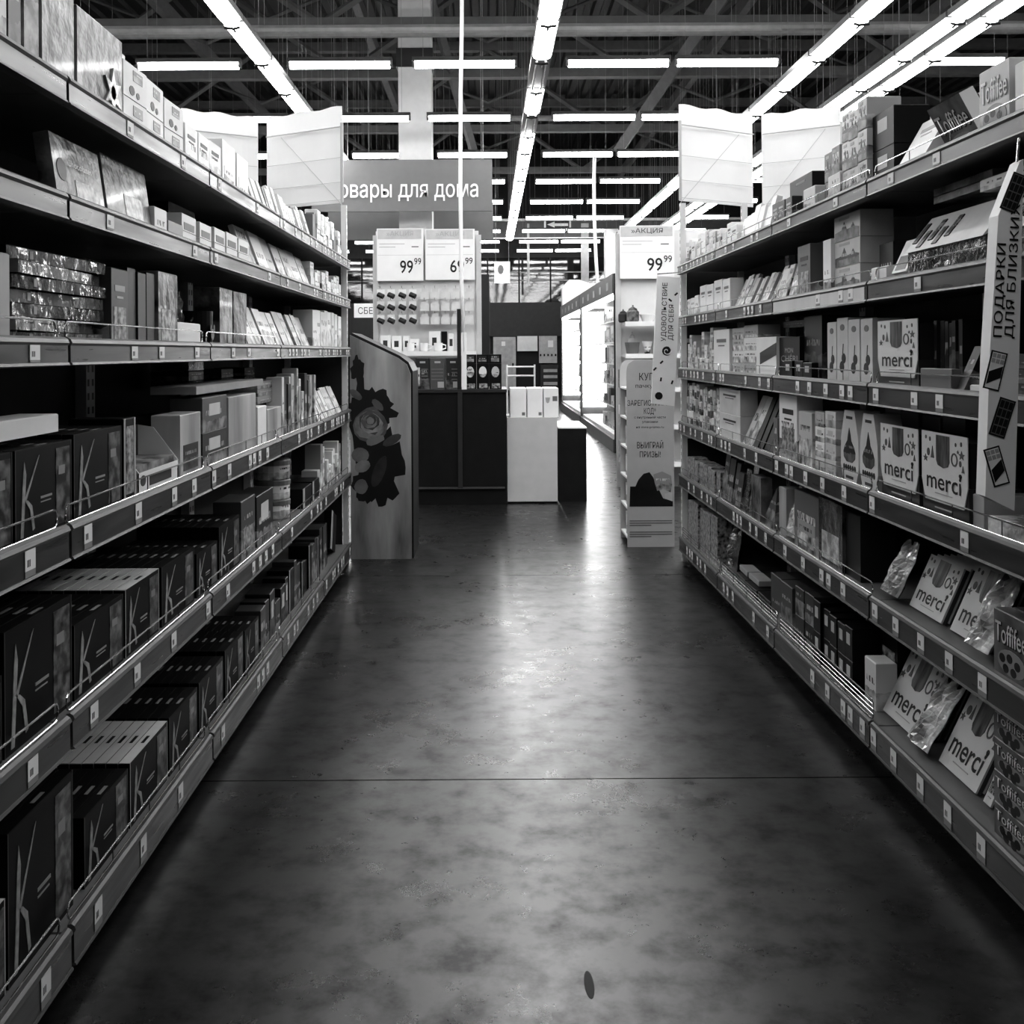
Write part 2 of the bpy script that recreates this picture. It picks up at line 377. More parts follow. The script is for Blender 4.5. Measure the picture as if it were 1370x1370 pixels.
def rail_meshes(h):
    k = round(h, 3)
    def mk():
        W = .617
        edge = MB().sweep([(0, 0), (-.009, .002), (-.017, -.003), (-.021, -.012), (-.017, -.018), (0, -.018)], -W, W)
        edge.sweep([(0, -h + .006), (-.019, -h + .006), (-.022, -h), (0, -h - .003)], -W, W)
        strip = MB().sweep([(0, -.018), (-.016, -.018), (-.0165, -h + .006), (0, -h + .006)], -W, W)
        return edge.mesh('rail_edge', RAILED), strip.mesh('price_rail', RAIL)
    return cached(('rail', k), mk)
shelf_plate = MB(); shelf_plate.box(-.62, .62, .0, SD, -.03, 0); shelf_plate.box(-.62, .62, 0, .02, -.05, -.03)
shelf_plate = shelf_plate.mesh('shelf', STEEL)
def guard_mesh(wires, hh):
    def mk():
        mb = MB(); x0, x1, r = -.60, .60, .018; y = .006
        lp = []
        for cx, cz, a in ((x1 - r, hh - r, 0), (x0 + r, hh - r, 90), (x0 + r, .012 + r, 180), (x1 - r, .012 + r, 270)):
            lp += [(cx + r * math.cos(R(a + 90 * k / 3)), y, cz + r * math.sin(R(a + 90 * k / 3))) for k in range(4)]
        mb.tube(lp, .0026, 5, True)
        for k in range(1, wires): zz = .012 + (hh - .012) * k / wires; mb.tube([(x0, y, zz), (x1, y, zz)], .0018, 4)
        for xx in (-.3, 0, .3): mb.tube([(xx, y, 0), (xx, y, hh)], .002, 4)
        return mb.mesh('wire_guard', CHROME)
    return cached(('guard', wires, hh), mk)
TAGW = mat('tag_white', .75, .5); TAGG = mat('tag_grey', .3, .5)
def tag_mesh(wd, h):
    def mk():
        mb = MB(); mb.box(-wd / 2, wd / 2, -.018, -.0168, -h * .55 - .016, -.018, 0); mb.box(-wd / 2, wd / 2, -.018, -.0168, -h + .008, -h * .55 - .0162, 1)
        for q in (-.32, -.2, -.08): mb.box(wd * q, wd * (q + .06), -.0184, -.018, -h * .5 - .012, -h * .34 - .01, 2)
        return mb.mesh('price_tag', TAGW, TAGG, INK)
    return cached(('tag', wd, round(h, 3)), mk)
TAGPX = {('L', 3): [36, 172, 209, 257], ('L', 4): [28, 107, 176, 225, 252, 279, 300, 334, 352], ('L', 5): [30, 114, 173, 223, 270, 297],
         ('L', 6): [46, 118, 180, 231], ('R', 3): [1178, 1230, 1264, 1088, 1110, 1132], ('R', 4): [1172, 1297, 1043, 1063, 1082, 1105],
         ('R', 5): [1175, 1203, 1237, 1275, 1320, 1078, 1103, 1132], ('R', 6): [1157, 1172, 1199, 1235, 1272, 1317, 1110],
         ('R', 2): [1168, 1236, 1145], ('R', 1): [1170, 1262, 1200], ('L', 1): [168, 240], ('L', 2): [140, 255]}
GUARDS = {'L': {3: [0, 1, 2], 4: [0, 1, 2, 3, 4], 5: [0, 1, 2, 3, 4], 6: [0, 1, 2, 3]}, 'R': {1: [1, 2, 3], 2: [1, 2, 3, 4], 3: [1, 3, 4, 2], 4: [1, 2, 3, 4], 5: [2, 3, 4], 6: [2, 3, 4]}}
rt = random.Random(3)
upr = MB().box(-.02, .02, 0, .04, 0, 2.35).mesh('upright', PERF)
upr_tall = MB().box(-.02, .02, 0, .04, 0, 2.62).mesh('upright', PERF)
for side, S in SIDE.items():
    for bay in range(5):
        yc = (JOINT[bay] + JOINT[bay + 1]) / 2
        u = bpy.data.objects.new('shelving_unit', None); COL.objects.link(u)
        u.location = (S['s'] * S['x'], yc, 0); u.rotation_euler = (0, 0, S['rz'])
        tag(u, '%s aisle shelving unit with six metal shelves, %s bay from the camera' % (S['word'], nth(bay + 1)), 'shelving', 'aisle shelving units')
        ob('back_panel', MB().box(-.622, .622, SD + .005, SD + .02, 0, 2.3).mesh('back_panel', BACKP), u)
        ob('plinth', MB().box(-.622, .622, .06, SD, 0, S['z'][6][0] - .01).mesh('plinth', BLACK), u)
        ob('upright', upr, u, (-.605, SD - .04, 0)); ob('upright', upr, u, (.605, SD - .04, 0))
        for row, (z0, z1) in S['z'].items():
            sh = ob('shelf', shelf_plate, u, (0, 0, z1 - .016))
            e, p_ = rail_meshes(z1 - z0)
            ob('rail_edge', e, sh, (0, 0, .016)); ob('price_rail', p_, sh, (0, 0, .016))
            if bay in GUARDS[side].get(row, []):
                ob('wire_guard', guard_mesh(4 if (side == 'R' and row == 6) else 1, .085 if (side == 'R' and row == 6) else .055), sh, (0, 0, .002))
            if side == 'R' and row == 2 and bay == 2: ob('rail_paper', MB().box(-.6, .6, -.0185, -.0172, -(z1 - z0) - .004, -.02).mesh('rail_paper', mat('rail_paper', .62, .5, var=.12, sc=6, stretch=(1, 1, .1))), sh, (0, 0, .016))
            pos = []
            for px in TAGPX.get((side, row), []):
                d = depth(side, px)
                if JOINT[bay] + .03 < d < JOINT[bay + 1] - .03: pos.append(d - yc)
            far = bay >= 2
            if not pos or far:
                cnt = {0: 1, 1: 2, 2: 4, 3: 7, 4: 12}[bay]
                if row <= 2 and bay < 3: cnt = 2
                xs = sorted(rt.uniform(-.56, .56) for _ in range(cnt))
                for xx in xs:
                    if all(abs(xx - q) > .07 for q in pos): pos.append(xx)
            for q in pos:
                sgn = 1 if side == 'L' else -1
                ob('price_tag', tag_mesh(.05 if bay < 3 else .042, z1 - z0), sh, (sgn * q, -.0005 if not (side == 'R' and row == 2) else -.0018, .016))
    # end frame of the run with its tall punched posts
    u = bpy.data.objects.new('shelf_end_frame', None); COL.objects.link(u); u.location = (S['s'] * S['x'], 7.5, 0); u.rotation_euler = (0, 0, S['rz'])
    tag(u, '%s aisle white end frame with punched posts at the far end' % S['word'], 'frame')
    xx = 0.0
    ob('post', upr_tall, u, (xx, .01, 0)); ob('post', upr_tall, u, (xx, SD, 0))
    ob('end_panel', MB().box(-.006, .006, .056, SD - .005, .0, 2.2).mesh('end_panel', BACKP), u)
    for z in (.2, .9, 1.6, 2.3): ob('crossbar', MB().box(.007, .02, .05, SD, z, z + .03).mesh('crossbar', SHELFW), u)

# ------------------------------------------------------------------ white screens over the far shelf ends
SCR = mat('screen_sheet', .85, .55, var=.04, sc=3, bump=.3)
def screens(sgn, xa, word):
    d0, d1 = 7.5, 7.86
    xs0, xs1, xs2, xs3 = xa, xa + .63, xa + .70, xa + 1.2
    for nm, (x0, y0, x1, y1) in (('near', (xs0, d0, xs1, d1)), ('far', (xs2, d1, xs3, d0 + .05))):
        e = bpy.data.objects.new('paper_screen', None); COL.objects.link(e); e.location = (0, 0, 2.64)
        tag(e, 'white sheet screen above the %s shelf end, %s' % (word, 'beside the aisle' if nm == 'near' else 'away from the aisle'), 'screen', 'white sheet screens over the shelf ends')
        mb = MB(); n = 14; top = .71
        for i in range(n + 1):
            t = i / n; x = x0 + (x1 - x0) * t; y = y0 + (y1 - y0) * t + .006 * math.sin(9 * t)
            for q, z in enumerate((0, .25, .5, top + .008 * math.sin(15 * t))):
                mb.v.append((sgn * x, y + .004 * q, z))
        for i in range(n):
            for q in range(3): a = i * 4 + q; mb.f.append((a, a + 4, a + 5, a + 1)); mb.m.append(0)
        s_ = ob('sheet', mb.mesh('sheet', SCR), e); md = s_.modifiers.new('thick', 'SOLIDIFY'); md.thickness = .004
        for z in (.02, .15, .33, .555):
            mb = MB(); mb.tube([(sgn * x0, y0 - .02, z), (sgn * x1, y1 - .02, z)], .0055 if z == .555 else .002, 6); ob('frame_wire', mb.mesh('wire', SHELFW), e)
        mb = MB(); mb.tube([(sgn * x0, y0 - .018, -.02), (sgn * (x0 + (x1 - x0) * .8), y0 + (y1 - y0) * .8 - .018, .54)], .002, 6); ob('frame_wire', mb.mesh('wire', SHELFW), e)
        mb = MB(); px_ = x0 if nm == 'near' else x1; py_ = y0 if nm == 'near' else y1
        mb.tube([(sgn * px_, py_ - .02, .0 if nm == 'near' else -2.64), (sgn * px_, py_ - .02, .58)], .012, 8); ob('frame_post', mb.mesh('post', SHELFW), e)
screens(-1, 1.07, 'left'); screens(1, 1.40, 'right')

# ------------------------------------------------------------------ goods: placement and labels
GOODS = []
KINDW = (('bag', 'foil_bag'), ('book', 'book_box'), ('packet', 'sweet_packet'), ('card packet', 'card_packet'), ('printed card', 'card_packet'), ('bar in', 'chocolate_bar'), ('tea', 'tea_carton'), ('toffee', 'toffee_box'),
         ('tray', 'display_tray'), ('K box', 'chocolate_box'), ('chocolate', 'chocolate_box'), ('gift', 'gift_box'), ('cup', 'cup_pack'), ('canister', 'canister_box'), ('carton', 'carton'), ('box', 'goods_box'))
def put(side, row, name, desc, cat, me, d, v=.035, dz=0, yaw=0, tilt=0, roll=0, kids=(), group=None, info=None, bw=0, bt=0):
    S = SIDE[side]
    if name == 'carton': name = next((b for a, b in KINDW if a in desc), 'carton')
    o = bpy.data.objects.new(name, me); COL.objects.link(o)
    z = surf(side, row) + .0006 + dz + bt * max(0, math.sin(R(tilt))) + bw * abs(math.sin(R(roll)))
    M = Matrix.Translation((S['s'] * (S['x'] + v), d, z)) @ Matrix.Rotation(S['rz'] + R(yaw), 4, 'Z') @ Matrix.Rotation(R(-tilt), 4, 'X') @ Matrix.Rotation(R(roll), 4, 'Y')
    o.matrix_basis = M
    for nm, m_, loc in kids:
        k = bpy.data.objects.new(nm, m_); COL.objects.link(k); k.parent = o; k.location = loc
        if nm in ('ornaments', 'print_row', 'sweets_picture'): k['kind'] = 'stuff'
    o['category'] = cat
    if group: o['group'] = group
    GOODS.append((o, desc, side, row, d, info or (0, 0, 1, 1)))
    return o
def span(side, xa, xb, v):
    da, db = depth(side, xa, v), depth(side, xb, v)
    return (da + db) / 2, abs(db - da), da
def top_h(side, row, px, yt, v):
    d = depth(side, px, v); y = yt - .006 * (VX - px)
    return EYE - (y - VY) / F * d - surf(side, row)
TAKEN = []
def settle(side, row, d, wd, v0, v1, z0, z1):
    """nudge a new column of goods clear of what already stands on the shelf"""
    dv = 0.0
    for _ in range(8):
        hit = None
        for (s_, r_, d0, d1, a0, a1, b0, b1) in TAKEN:
            if s_ != side or r_ != row: continue
            pd = min(d + wd / 2, d1) - max(d - wd / 2, d0); pv = min(v1 + dv, a1) - max(v0 + dv, a0); pz = min(z1, b1) - max(z0, b0)
            if pd > .001 and pv > .001 and pz > .002: hit = (pd, a1 - (v0 + dv), (d0 + d1) / 2); break
        if not hit: break
        if hit[1] < hit[0] and v1 + dv + hit[1] < SD - .06: dv += hit[1] + .002
        elif hit[0] < .12: d += (hit[0] + .0015) * (1 if d > hit[2] else -1)
        else: break
    TAKEN.append((side, row, d - wd / 2, d + wd / 2, v0 + dv, v1 + dv, z0, z1))
    return d, dv
def B(side, row, xa, xb, desc, m, yt=None, h=.2, t=.06, v=.035, n=1, k=1, tilt=0, yaw=0, roll=0, kids=None, name='carton', cat='box', group=None, gap=.006, dz=0, c=1, me=None, jit=False):
    """goods whose front runs from pixel xa (near) to xb; n deep, k high, c side by side"""
    dc, wd, da = span(side, xa, xb, v)
    if yt is not None: h = max(.03, top_h(side, row, xa, yt, v) / k)
    if tilt and yt is not None: h /= math.cos(R(tilt))
    out = []; rj = random.Random(int(abs(xa) * 31 + row * 7 + len(desc))); h0 = h; sg = 1 if side == 'L' else 1
    for ci in range(c):
        w1 = wd / c - gap; d = da + wd * (ci + .5) / c
        mm = m[rj.randrange(len(m))] if isinstance(m, list) else m
        if c > 1: h = h0 * rj.uniform(.93, 1.03); w1 -= rj.uniform(0, .12) * wd / c
        jv, jy = (rj.uniform(0, .012), rj.uniform(-1.6, 1.6)) if c > 1 else (0, 0)
        sn, cs = math.sin(R(tilt)), math.cos(R(tilt)); rs, rc = abs(math.sin(R(roll))), math.cos(R(roll))
        lo = v + jv + min(0, h * sn); hi = v + jv + n * (t + .002) / max(.4, cs) + max(0, h * sn)
        d, dv = settle(side, row, d, w1 * rc + h * rs, lo, hi, dz, dz + k * (h * cs * rc + .001) + w1 * rs + t * abs(sn)); jv += dv
        for ki in range(k):
            for ni in range(n):
                vv = v + jv + ni * (t + .002) / max(.4, math.cos(R(tilt))) + (rj.uniform(0, .03) if jit else 0)
                if vv + t > SD - .05 and ni: continue
                mesh = me(w1, t, h) if me else box_mesh(w1, t, h, mm)
                kk = kids(w1, h, t) if (kids and ni == 0) else ()
                out.append(put(side, row, name, desc, cat, mesh, d, vv, dz + ki * (h + .001), yaw + jy + (rj.uniform(-3, 3) if jit else 0), tilt, roll, kk, group or 'packed goods on the %s %s shelf' % (SIDE[side]['word'], SHELF[row]), (ni, ki, n, k), w1 / 2, t))
    return out

# printed faces -----------------------------------------------------
KINK = mat('k_ink', .34, .4, var=.4, sc=40); KPIC = pmat('k_picture', .006, .3, 26, .42, .75, .35, detail=5); FINE = mat('fine_print', .3, .5)
def poly_mesh(key, polys, m, t=.0014):
    def mk():
        mb = MB()
        for p in polys: mb.prism(p, -t, 0)
        return mb.mesh('print', m)
    return cached((key, m.name), mk)
def k_face(w1, h, t):
    s = lambda pts: [(w1 * (x - .5), h * z) for x, z in pts]
    ks = [s([(.08, .04), (.125, .04), (.175, .72), (.145, .86), (.125, .70)]), s([(.14, .44), (.17, .42), (.40, .90), (.375, .87)]),
          s([(.15, .44), (.20, .43), (.27, .36), (.315, .10), (.28, .08), (.235, .32)])]
    key = ('K', round(w1, 3), round(h, 3))
    tx = [s([(.42, .405), (.62, .405), (.62, .43), (.42, .43)]), s([(.42, .36), (.60, .36), (.60, .372), (.42, .372)])]
    pc = plate_mesh(w1 * .2, w1 * .46, h * .04, h * .93, KPIC); wl = plate_mesh(w1 * .24, w1 * .36, h * .62, h * .72, mat('k_label', .3, .4), .002)
    tl = poly_mesh(key + ('top',), [[(-.3 * w1, h * .0), (-.1 * w1, 0), (-.1 * w1, .003), (-.3 * w1, .003)]], FINE)
    return [('lettering', poly_mesh(key + ('k',), ks, KINK), (0, 0, 0)), ('fine_print', poly_mesh(key + ('x',), tx, FINE), (0, 0, 0)), ('picture', pc, (0, 0, 0)), ('sticker', wl, (0, 0, 0))]
def kbox_mesh(top):
    def f(w1, t, h):
        def mk():
            mb = MB(); x = w1 / 2
            mb.box(-x, x, 0, t, 0, h - .002, 0); mb.box(-x + .001, x - .001, .001, t - .001, h - .002, h, 1)
            mb.box(-.05 * w1, .12 * w1, t * .35, t * .65, h, h + .0005, 2)
            for e in (-x, x - .004): mb.box(e, e + .004, -.0006, 0, 0, h, 3)
            return mb.mesh('chocolate_box', mat('k_black', .008, .5, spec=.07), mat('k_top_pale', .62, .45) if top == 'pale' else mat('k_top_dark', .012, .45, spec=.1), BLACK if top == 'pale' else FINE, LGREY if top == 'pale' else mat('k_edge', .03, .4))
        return cached(('kb', top, round(w1, 3), round(t, 3), round(h, 3)), mk)
    return f
MINK = mat('m_ink', .025, .5); BARC = pmat('bar_picture', .02, .2, 12, .4, .6, .3, (3, 1, .5)); ORN = mat('ornament_ink', .14, .5)
def merci_kids(w1, h, t):
    key = ('M', round(w1, 3), round(h, 3))
    s = lambda pts: [(w1 * x, h * z) for x, z in pts]
    orn = []
    for cx, cz, q in ((-.36, .70, .06), (.38, .62, .045), (.40, .9, .035), (.28, .88, .03), (-.42, .92, .03), (-.32, .90, .035)):
        orn.append(s(disc(cx, cz, q * h / w1 * .8, q, 10)))
    orn += [s(star(-.43, .60, .06)), s(star(.41, .74, .07)), s(star(.33, .78, .03))]
    orn += [s([(-.30, .62), (-.22, .62), (-.26, .80)]), s([(.41, .50), (.47, .50), (.44, .60)])]
    ring = [s([(.25 + .075 * math.cos(a), .66 + .10 * math.sin(a)), (.25 + .075 * math.cos(b), .66 + .10 * math.sin(b)), (.25 + .05 * math.cos(b), .66 + .075 * math.sin(b)), (.25 + .05 * math.cos(a), .66 + .075 * math.sin(a))])
            for a, b in [(2 * math.pi * k / 12, 2 * math.pi * (k + 1) / 12) for k in range(12)]]
    bar_ = [s([(-.17, .98), (-.17, .60), (-.13, .53), (0, .50), (.10, .53), (.14, .60), (.14, .98)])]
    heart = [s(disc(.385, .445, .03, .03, 8)), s([(.355, .44), (.415, .44), (.385, .385)])]
    return [('ornaments', poly_mesh(key + ('o',), orn + ring, ORN), (0, 0, 0)), ('picture', poly_mesh(key + ('b',), bar_, BARC), (0, 0, 0)),
            ('lettering', text_mesh('merci', MINK, h * .27, w1 * .8, .01), (0, 0, h * .17)), ('heart', poly_mesh(key + ('h',), heart, MINK), (0, -.0008, 0)),
            ('fine_print', plate_mesh(-w1 * .2, w1 * .2, h * .1, h * .115, mat('faint_ink', .45, .5)), (0, 0, 0))]
def merci_display(w1, t, h):
    """open-topped dark tray with a pale trapezoid front card"""
    def mk():
        mb = MB(); x = w1 / 2
        mb.box(-x, x, .004, t, 0, h * .42, 0); mb.box(-x + .006, x - .006, .012, t - .01, h * .42, h * .93, 2)
        mb.prism([(-x, h), (x, h), (x, h * .42), (x * .84, h * .17), (-x * .84, h * .17), (-x, h * .42)], 0, .003, 1)
        return mb.mesh('display_tray', mat('tray_dark', .05, .4), mat('card_cream', .7, .45, var=.05), mat('tray_inner', .03, .5))
    return cached(('md', round(w1, 3), round(t, 3), round(h, 3)), mk)
def merci_disp_kids(w1, h, t):
    ks = merci_kids(w1 * .94, h * .80, t); out = [(n_, m_, (l[0], l[1], l[2] + h * .19)) for n_, m_, l in ks]
    out.append(('fine_print', poly_mesh(('mdt', round(w1, 3), round(h, 3)), [[(-.22 * w1, h * .09), (.16 * w1, h * .09), (.16 * w1, h * .105), (-.22 * w1, h * .105)]], LGREY), (0, .004, 0)))
    return out
TOFD = pmat('t_board', .06, .22, 10, .35, .65, .3); TOFL = mat('t_letter', .62, .4); TOFO = mat('t_outline', .015, .5)
def tof_kids(m1=None, m2=None):
    def f(w1, h, t):
        key = ('T', round(w1, 3), round(h, 3)); s = lambda pts: [(w1 * x, h * z) for x, z in pts]
        tray = [s(disc(.02, .24, .40, .20, 18))]
        dots = [s(disc(x, z, .085, .085 * w1 / h * .8, 12)) for x, z in ((-.24, .27), (-.03, .31), (.19, .25), (.08, .12), (-.14, .13))]
        return [('tray_picture', poly_mesh(key + ('t',), tray, mat('t_tray', .3, .4)), (0, 0, 0)), ('sweets_picture', poly_mesh(key + ('d',), dots, INK, .002), (0, 0, 0)),
                ('lettering_outline', text_mesh('Toffifee', m2 or TOFO, h * .33, w1 * .90, .035), (.004, 0, h * .50)),
                ('lettering', text_mesh('Toffifee', m1 or TOFL, h * .33, w1 * .88, .004, .0022), (0, 0, h * .51))]
    return f
def pic_kids(kind='mix', dark=INK, pic=PR_PIC):
    def f(w1, h, t):
        rr = random.Random(int(w1 * 1e4 + h * 1e3)); o = []
        if w1 < .03: return o
        if kind in ('mix', 'pic'): o.append(('picture', plate_mesh(-w1 * .36, w1 * .36, h * .08, h * .5, pic), (0, 0, 0)))
        if kind in ('mix', 'title'):
            o.append(('title_print', plate_mesh(-w1 * .3, w1 * .3, h * .70, h * .78, dark), (0, 0, 0))); o.append(('title_print', plate_mesh(-w1 * .2, w1 * .2, h * .61, h * .64, dark), (0, 0, 0)))
        if kind == 'square': o.append(('picture', plate_mesh(-w1 * .1, w1 * .3, h * .55, h * .85, pic), (0, 0, 0))); o.append(('picture', poly_mesh(('fl', round(w1, 3), round(h, 3)), [disc(-.15 * w1, h * .24, w1 * .11, h * .14, 9), disc(.1 * w1, h * .18, w1 * .07, h * .1, 8)], dark), (0, 0, 0)))
        if kind == 'label': o.append(('sticker', plate_mesh(-w1 * .25, w1 * .2, h * .45, h * .8, mat('sticker_pale', .6, .5)), (0, 0, 0)))
        if kind == 'towers':
            o.append(('picture', poly_mesh(('tw', round(w1, 3), round(h, 3)), [[(-.46 * w1, .02 * h), (.46 * w1, .02 * h), (.46 * w1, .38 * h), (.3 * w1, .44 * h), (.24 * w1, .6 * h), (.16 * w1, .42 * h), (0, .4 * h), (-.1 * w1, .72 * h), (-.2 * w1, .42 * h), (-.46 * w1, .36 * h)]], PR_DK2), (0, 0, 0)))
            o.append(('sticker', plate_mesh(-w1 * .3, w1 * .1, h * .80, h * .9, mat('faint_ink', .45, .5)), (0, 0, 0)))
        if kind == 'cherry':
            o.append(('picture', poly_mesh(('ch', round(w1, 3), round(h, 3)), [disc(-.05 * w1, h * .25, w1 * .2, h * .09, 10), disc(.12 * w1, h * .38, w1 * .18, h * .08, 10), [(-.02 * w1, h * .3), (.02 * w1, h * .3), (.1 * w1, h * .6), (.06 * w1, h * .6)]], INK), (0, 0, 0)))
            o.append(('title_print', poly_mesh(('ch2', round(w1, 3), round(h, 3)), [disc(0, h * .85, w1 * .2, h * .05, 10)], MGREY), (0, 0, 0)))
        return o
    return f
def fill(side, row, xa, xb, styles, seed, v=.035):
    """closely packed small goods, each its own object"""
    rr = random.Random(seed); da, db = depth(side, xa, v), depth(side, xb, v); d = min(da, db); end = max(da, db)
    while d < end - .02:
        desc, m, (w0, w1), (h0, h1), t, tilt, kid, k = rr.choice(styles)
        wd = min(rr.uniform(w0, w1), end - d)
        if wd < .015: break
        h = rr.uniform(h0, h1)
        hmax = (SIDE[side]['z'][row - 1][0] - surf(side, row) - .02) if row > 1 else .6
        kk = max(1, min(k, int(hmax / (h + .002))))
        h = min(h, hmax * .97)
        for ki in range(kk):
            put(side, row, 'carton', desc, 'box', box_mesh(wd - .004, t, h, m), d + wd / 2, v + rr.uniform(0, .02), ki * (h + .001), rr.uniform(-2, 2), tilt, 0,
                kid(wd - .004, h, t) if kid else (), 'packed goods on the %s %s shelf' % (SIDE[side]['word'], SHELF[row]), (0, ki, 1, kk), 0, t)
        d += wd + rr.uniform(.002, .008)

# shapes other than plain cartons -----------------------------------
def hexbox_mesh(w1, t, h):
    def mk():
        x = w1 / 2
        mb = MB(); mb.prism([(-x * .7, 0), (x * .7, 0), (x, h * .22), (x * .97, h * .6), (x * .55, h), (-x * .55, h), (-x * .97, h * .6), (-x, h * .22)], 0, t)
        return mb.mesh('gift_box', mat('card_pale', .66, .45, var=.05))
    return cached(('hex', round(w1, 3), round(h, 3)), mk)
def hex_kids(w1, h, t):
    x = w1 / 2
    blob = [(-.62, .34), (-.3, .28), (.3, .28), (.62, .34), (.66, .42), (.5, .5), (.22, .58), (.14, .66), (0, .76), (-.14, .66), (-.22, .58), (-.5, .5), (-.66, .42)]
    return [('picture', poly_mesh(('hb', round(w1, 3), round(h, 3)), [[(x * a, h * b) for a, b in blob]], PR_DK), (0, 0, 0)),
            ('handle_slot', plate_mesh(-x * .34, x * .34, h * .88, h * .92, INK), (0, 0, 0)),
            ('print_row', poly_mesh(('hr', round(w1, 3), round(h, 3)), [disc(x * q, h * .2, x * .1, h * .045, 8) for q in (-.6, -.36, -.12, .12, .36, .6)], INK), (0, 0, 0)),
            ('title_print', plate_mesh(-x * .4, x * .4, h * .05, h * .09, DGREY), (0, 0, 0))]
def bag_mesh(w1, t, h, m, seed):
    rr = random.Random(seed); nx, nz = 12, 14; mb = MB()
    ph = [rr.uniform(0, 6) for _ in range(6)]
    def pt(i, j, s_):
        u, w_ = i / nx * 2 - 1, j / nz
        taper = 1 - .18 * w_ ** 3 + .05 * math.sin(7 * w_ + ph[0])
        bul = t / 2 * (1 - abs(u) ** 2.4) * (1 - (w_ * .96) ** 5) * (.75 + .3 * math.sin(5 * u + ph[1] + 6 * w_)) + .007 * math.sin(17 * u + ph[2] + 9 * w_) * (1 - abs(u)) + .006 * math.sin(23 * w_ + ph[3] + 4 * u) * (1 - abs(u))
        return (u * w1 / 2 * taper + .006 * math.sin(11 * w_ + ph[4]), t / 2 - s_ * max(.001, bul), w_ * h + (.012 * math.sin(6 * u + ph[5]) if j == nz else 0))
    for s_ in (1, -1):
        o = len(mb.v)
        mb.v += [pt(i, j, s_) for j in range(nz + 1) for i in range(nx + 1)]
        for j in range(nz):
            for i in range(nx):
                a = o + j * (nx + 1) + i; q = (a, a + 1, a + nx + 2, a + nx + 1)
                mb.f.append(q if s_ > 0 else q[::-1]); mb.m.append(0)
    return mb.mesh('foil_bag', m)
def house_mesh(w1, t, h):
    def mk():
        mb = MB(); x = w1 / 2
        mb.sweep([(0, 0), (t, 0), (t, h * .55), (t * .55, h), (t * .45, h), (0, h * .5)], -x, x, 0)
        mb.sweep([(-.012, h * .46), (.006, h * .5), (t * .47, h + .012), (t * .42, h + .016)], -x - .006, x + .006, 1)
        for q in range(5):
            xa = -x + .01 + q * w1 * .11; k0, k1 = (.1, .55) if q % 2 else (.25, .8)
            a = lambda k: (-.012 + (t * .42 + .012) * k, h * .46 + (h * .54 + .016) * k)
            mb.sweep([a(k0), a(k1), (a(k1)[0] - .002, a(k1)[1] + .003), (a(k0)[0] - .002, a(k0)[1] + .003)], xa, xa + w1 * .06, 2)
        return mb.mesh('chalet_box', WRAPD, mat('roof_card', .6, .45), PR_DK)
    return cached(('house', round(w1, 3), round(h, 3)), mk)
def tin_mesh(w1, t, h):
    def mk():
        r = w1 / 2; mb = MB()
        mb.lathe([(r * .96, 0), (r, .006), (r, h * .72)], 20, 0, (0, r)); mb.lathe([(r * 1.03, h * .72), (r * 1.03, h - .006), (r * .98, h)], 20, 1, (0, r))
        return mb.mesh('tin', PR_LT, MGREY)
    return cached(('tin', round(w1, 3), round(h, 3)), mk)
def cone_mesh(w1, t, h, m):
    def mk():
        mb = MB(); x = w1 / 2
        mb.add([(-x, 0, 0), (x, 0, 0), (x, t, 0), (-x, t, 0), (0, t / 2, h)], [(3, 2, 1, 0), (0, 1, 4), (1, 2, 4), (2, 3, 4), (3, 0, 4)])
        return mb.mesh('gift_cone', m)
    return cached(('cone', round(w1, 3), round(h, 3), m.name), mk)
def cup_mesh(w1, t, h, m, lid=True):
    def mk():
        r = w1 / 2; mb = MB(); mb.lathe([(r * .74, 0), (r * .98, h * .9)], 12, 0, (0, r)); mb.lathe([(r * 1.04, h * .9), (r * 1.04, h * .96), (r * .9, h)], 12, 1, (0, r))
        return mb.mesh('cup', m, WHITE)
    return cached(('cup', round(w1, 3), round(h, 3), m.name), mk)

# ------------------------------------------------------------------ LEFT goods (pixels run from the near edge inwards)
WHB = mat('box_white', .80, .45, var=.05); BLK = mat('box_black', .012, .4, spec=.12); CHAR = mat('box_charcoal', .04, .4, spec=.15)
# top shelf
B('L', 1, -60, 12, 'pale tall gift carton', PR_LT, h=.36, t=.2)
B('L', 1, 13, 31, 'black tall slim gift carton', PR_DK, h=.38, t=.16, kids=pic_kids('label'))
B('L', 1, 34, 55, 'grey tall slim gift carton', PR_MID, h=.37, t=.16, kids=pic_kids('title'))
B('L', 1, 58, 102, 'shiny foil-wrapped gift box', WRAP, h=.33, t=.14)
B('L', 1, 64, 104, 'flat pale carton lying on foil-wrapped box', PR_LT, h=.04, t=.2, dz=.336)
B('L', 1, 105, 166, 'shiny wrapped gift box with a flower bow', WRAP, h=.25, t=.12, kids=lambda w1, h, t: [('flower_bow', poly_mesh('bow', [star(.08, .08, .07, 6), disc(.08, .08, .02, .02)], WRAPW, .006), (0, 0, 0))])
B('L', 1, 128, 170, 'big white box behind the wrapped gifts', WHB, h=.37, t=.14, v=.22, kids=pic_kids('square'))
B('L', 1, 168, 250, 'white box with small printed picture', WHB, k=2, yt=78, t=.12, c=3, kids=pic_kids('square', pic=PR_MID))
B('L', 1, 251, 300, 'slim white carton with dark badge', PR_LT2, yt=160, t=.1, c=3, kids=pic_kids('title'))
B('L', 1, 301, 338, 'tall white carton with pale window', WHB, yt=183, t=.1, c=2, kids=pic_kids('pic', pic=PR_LT))
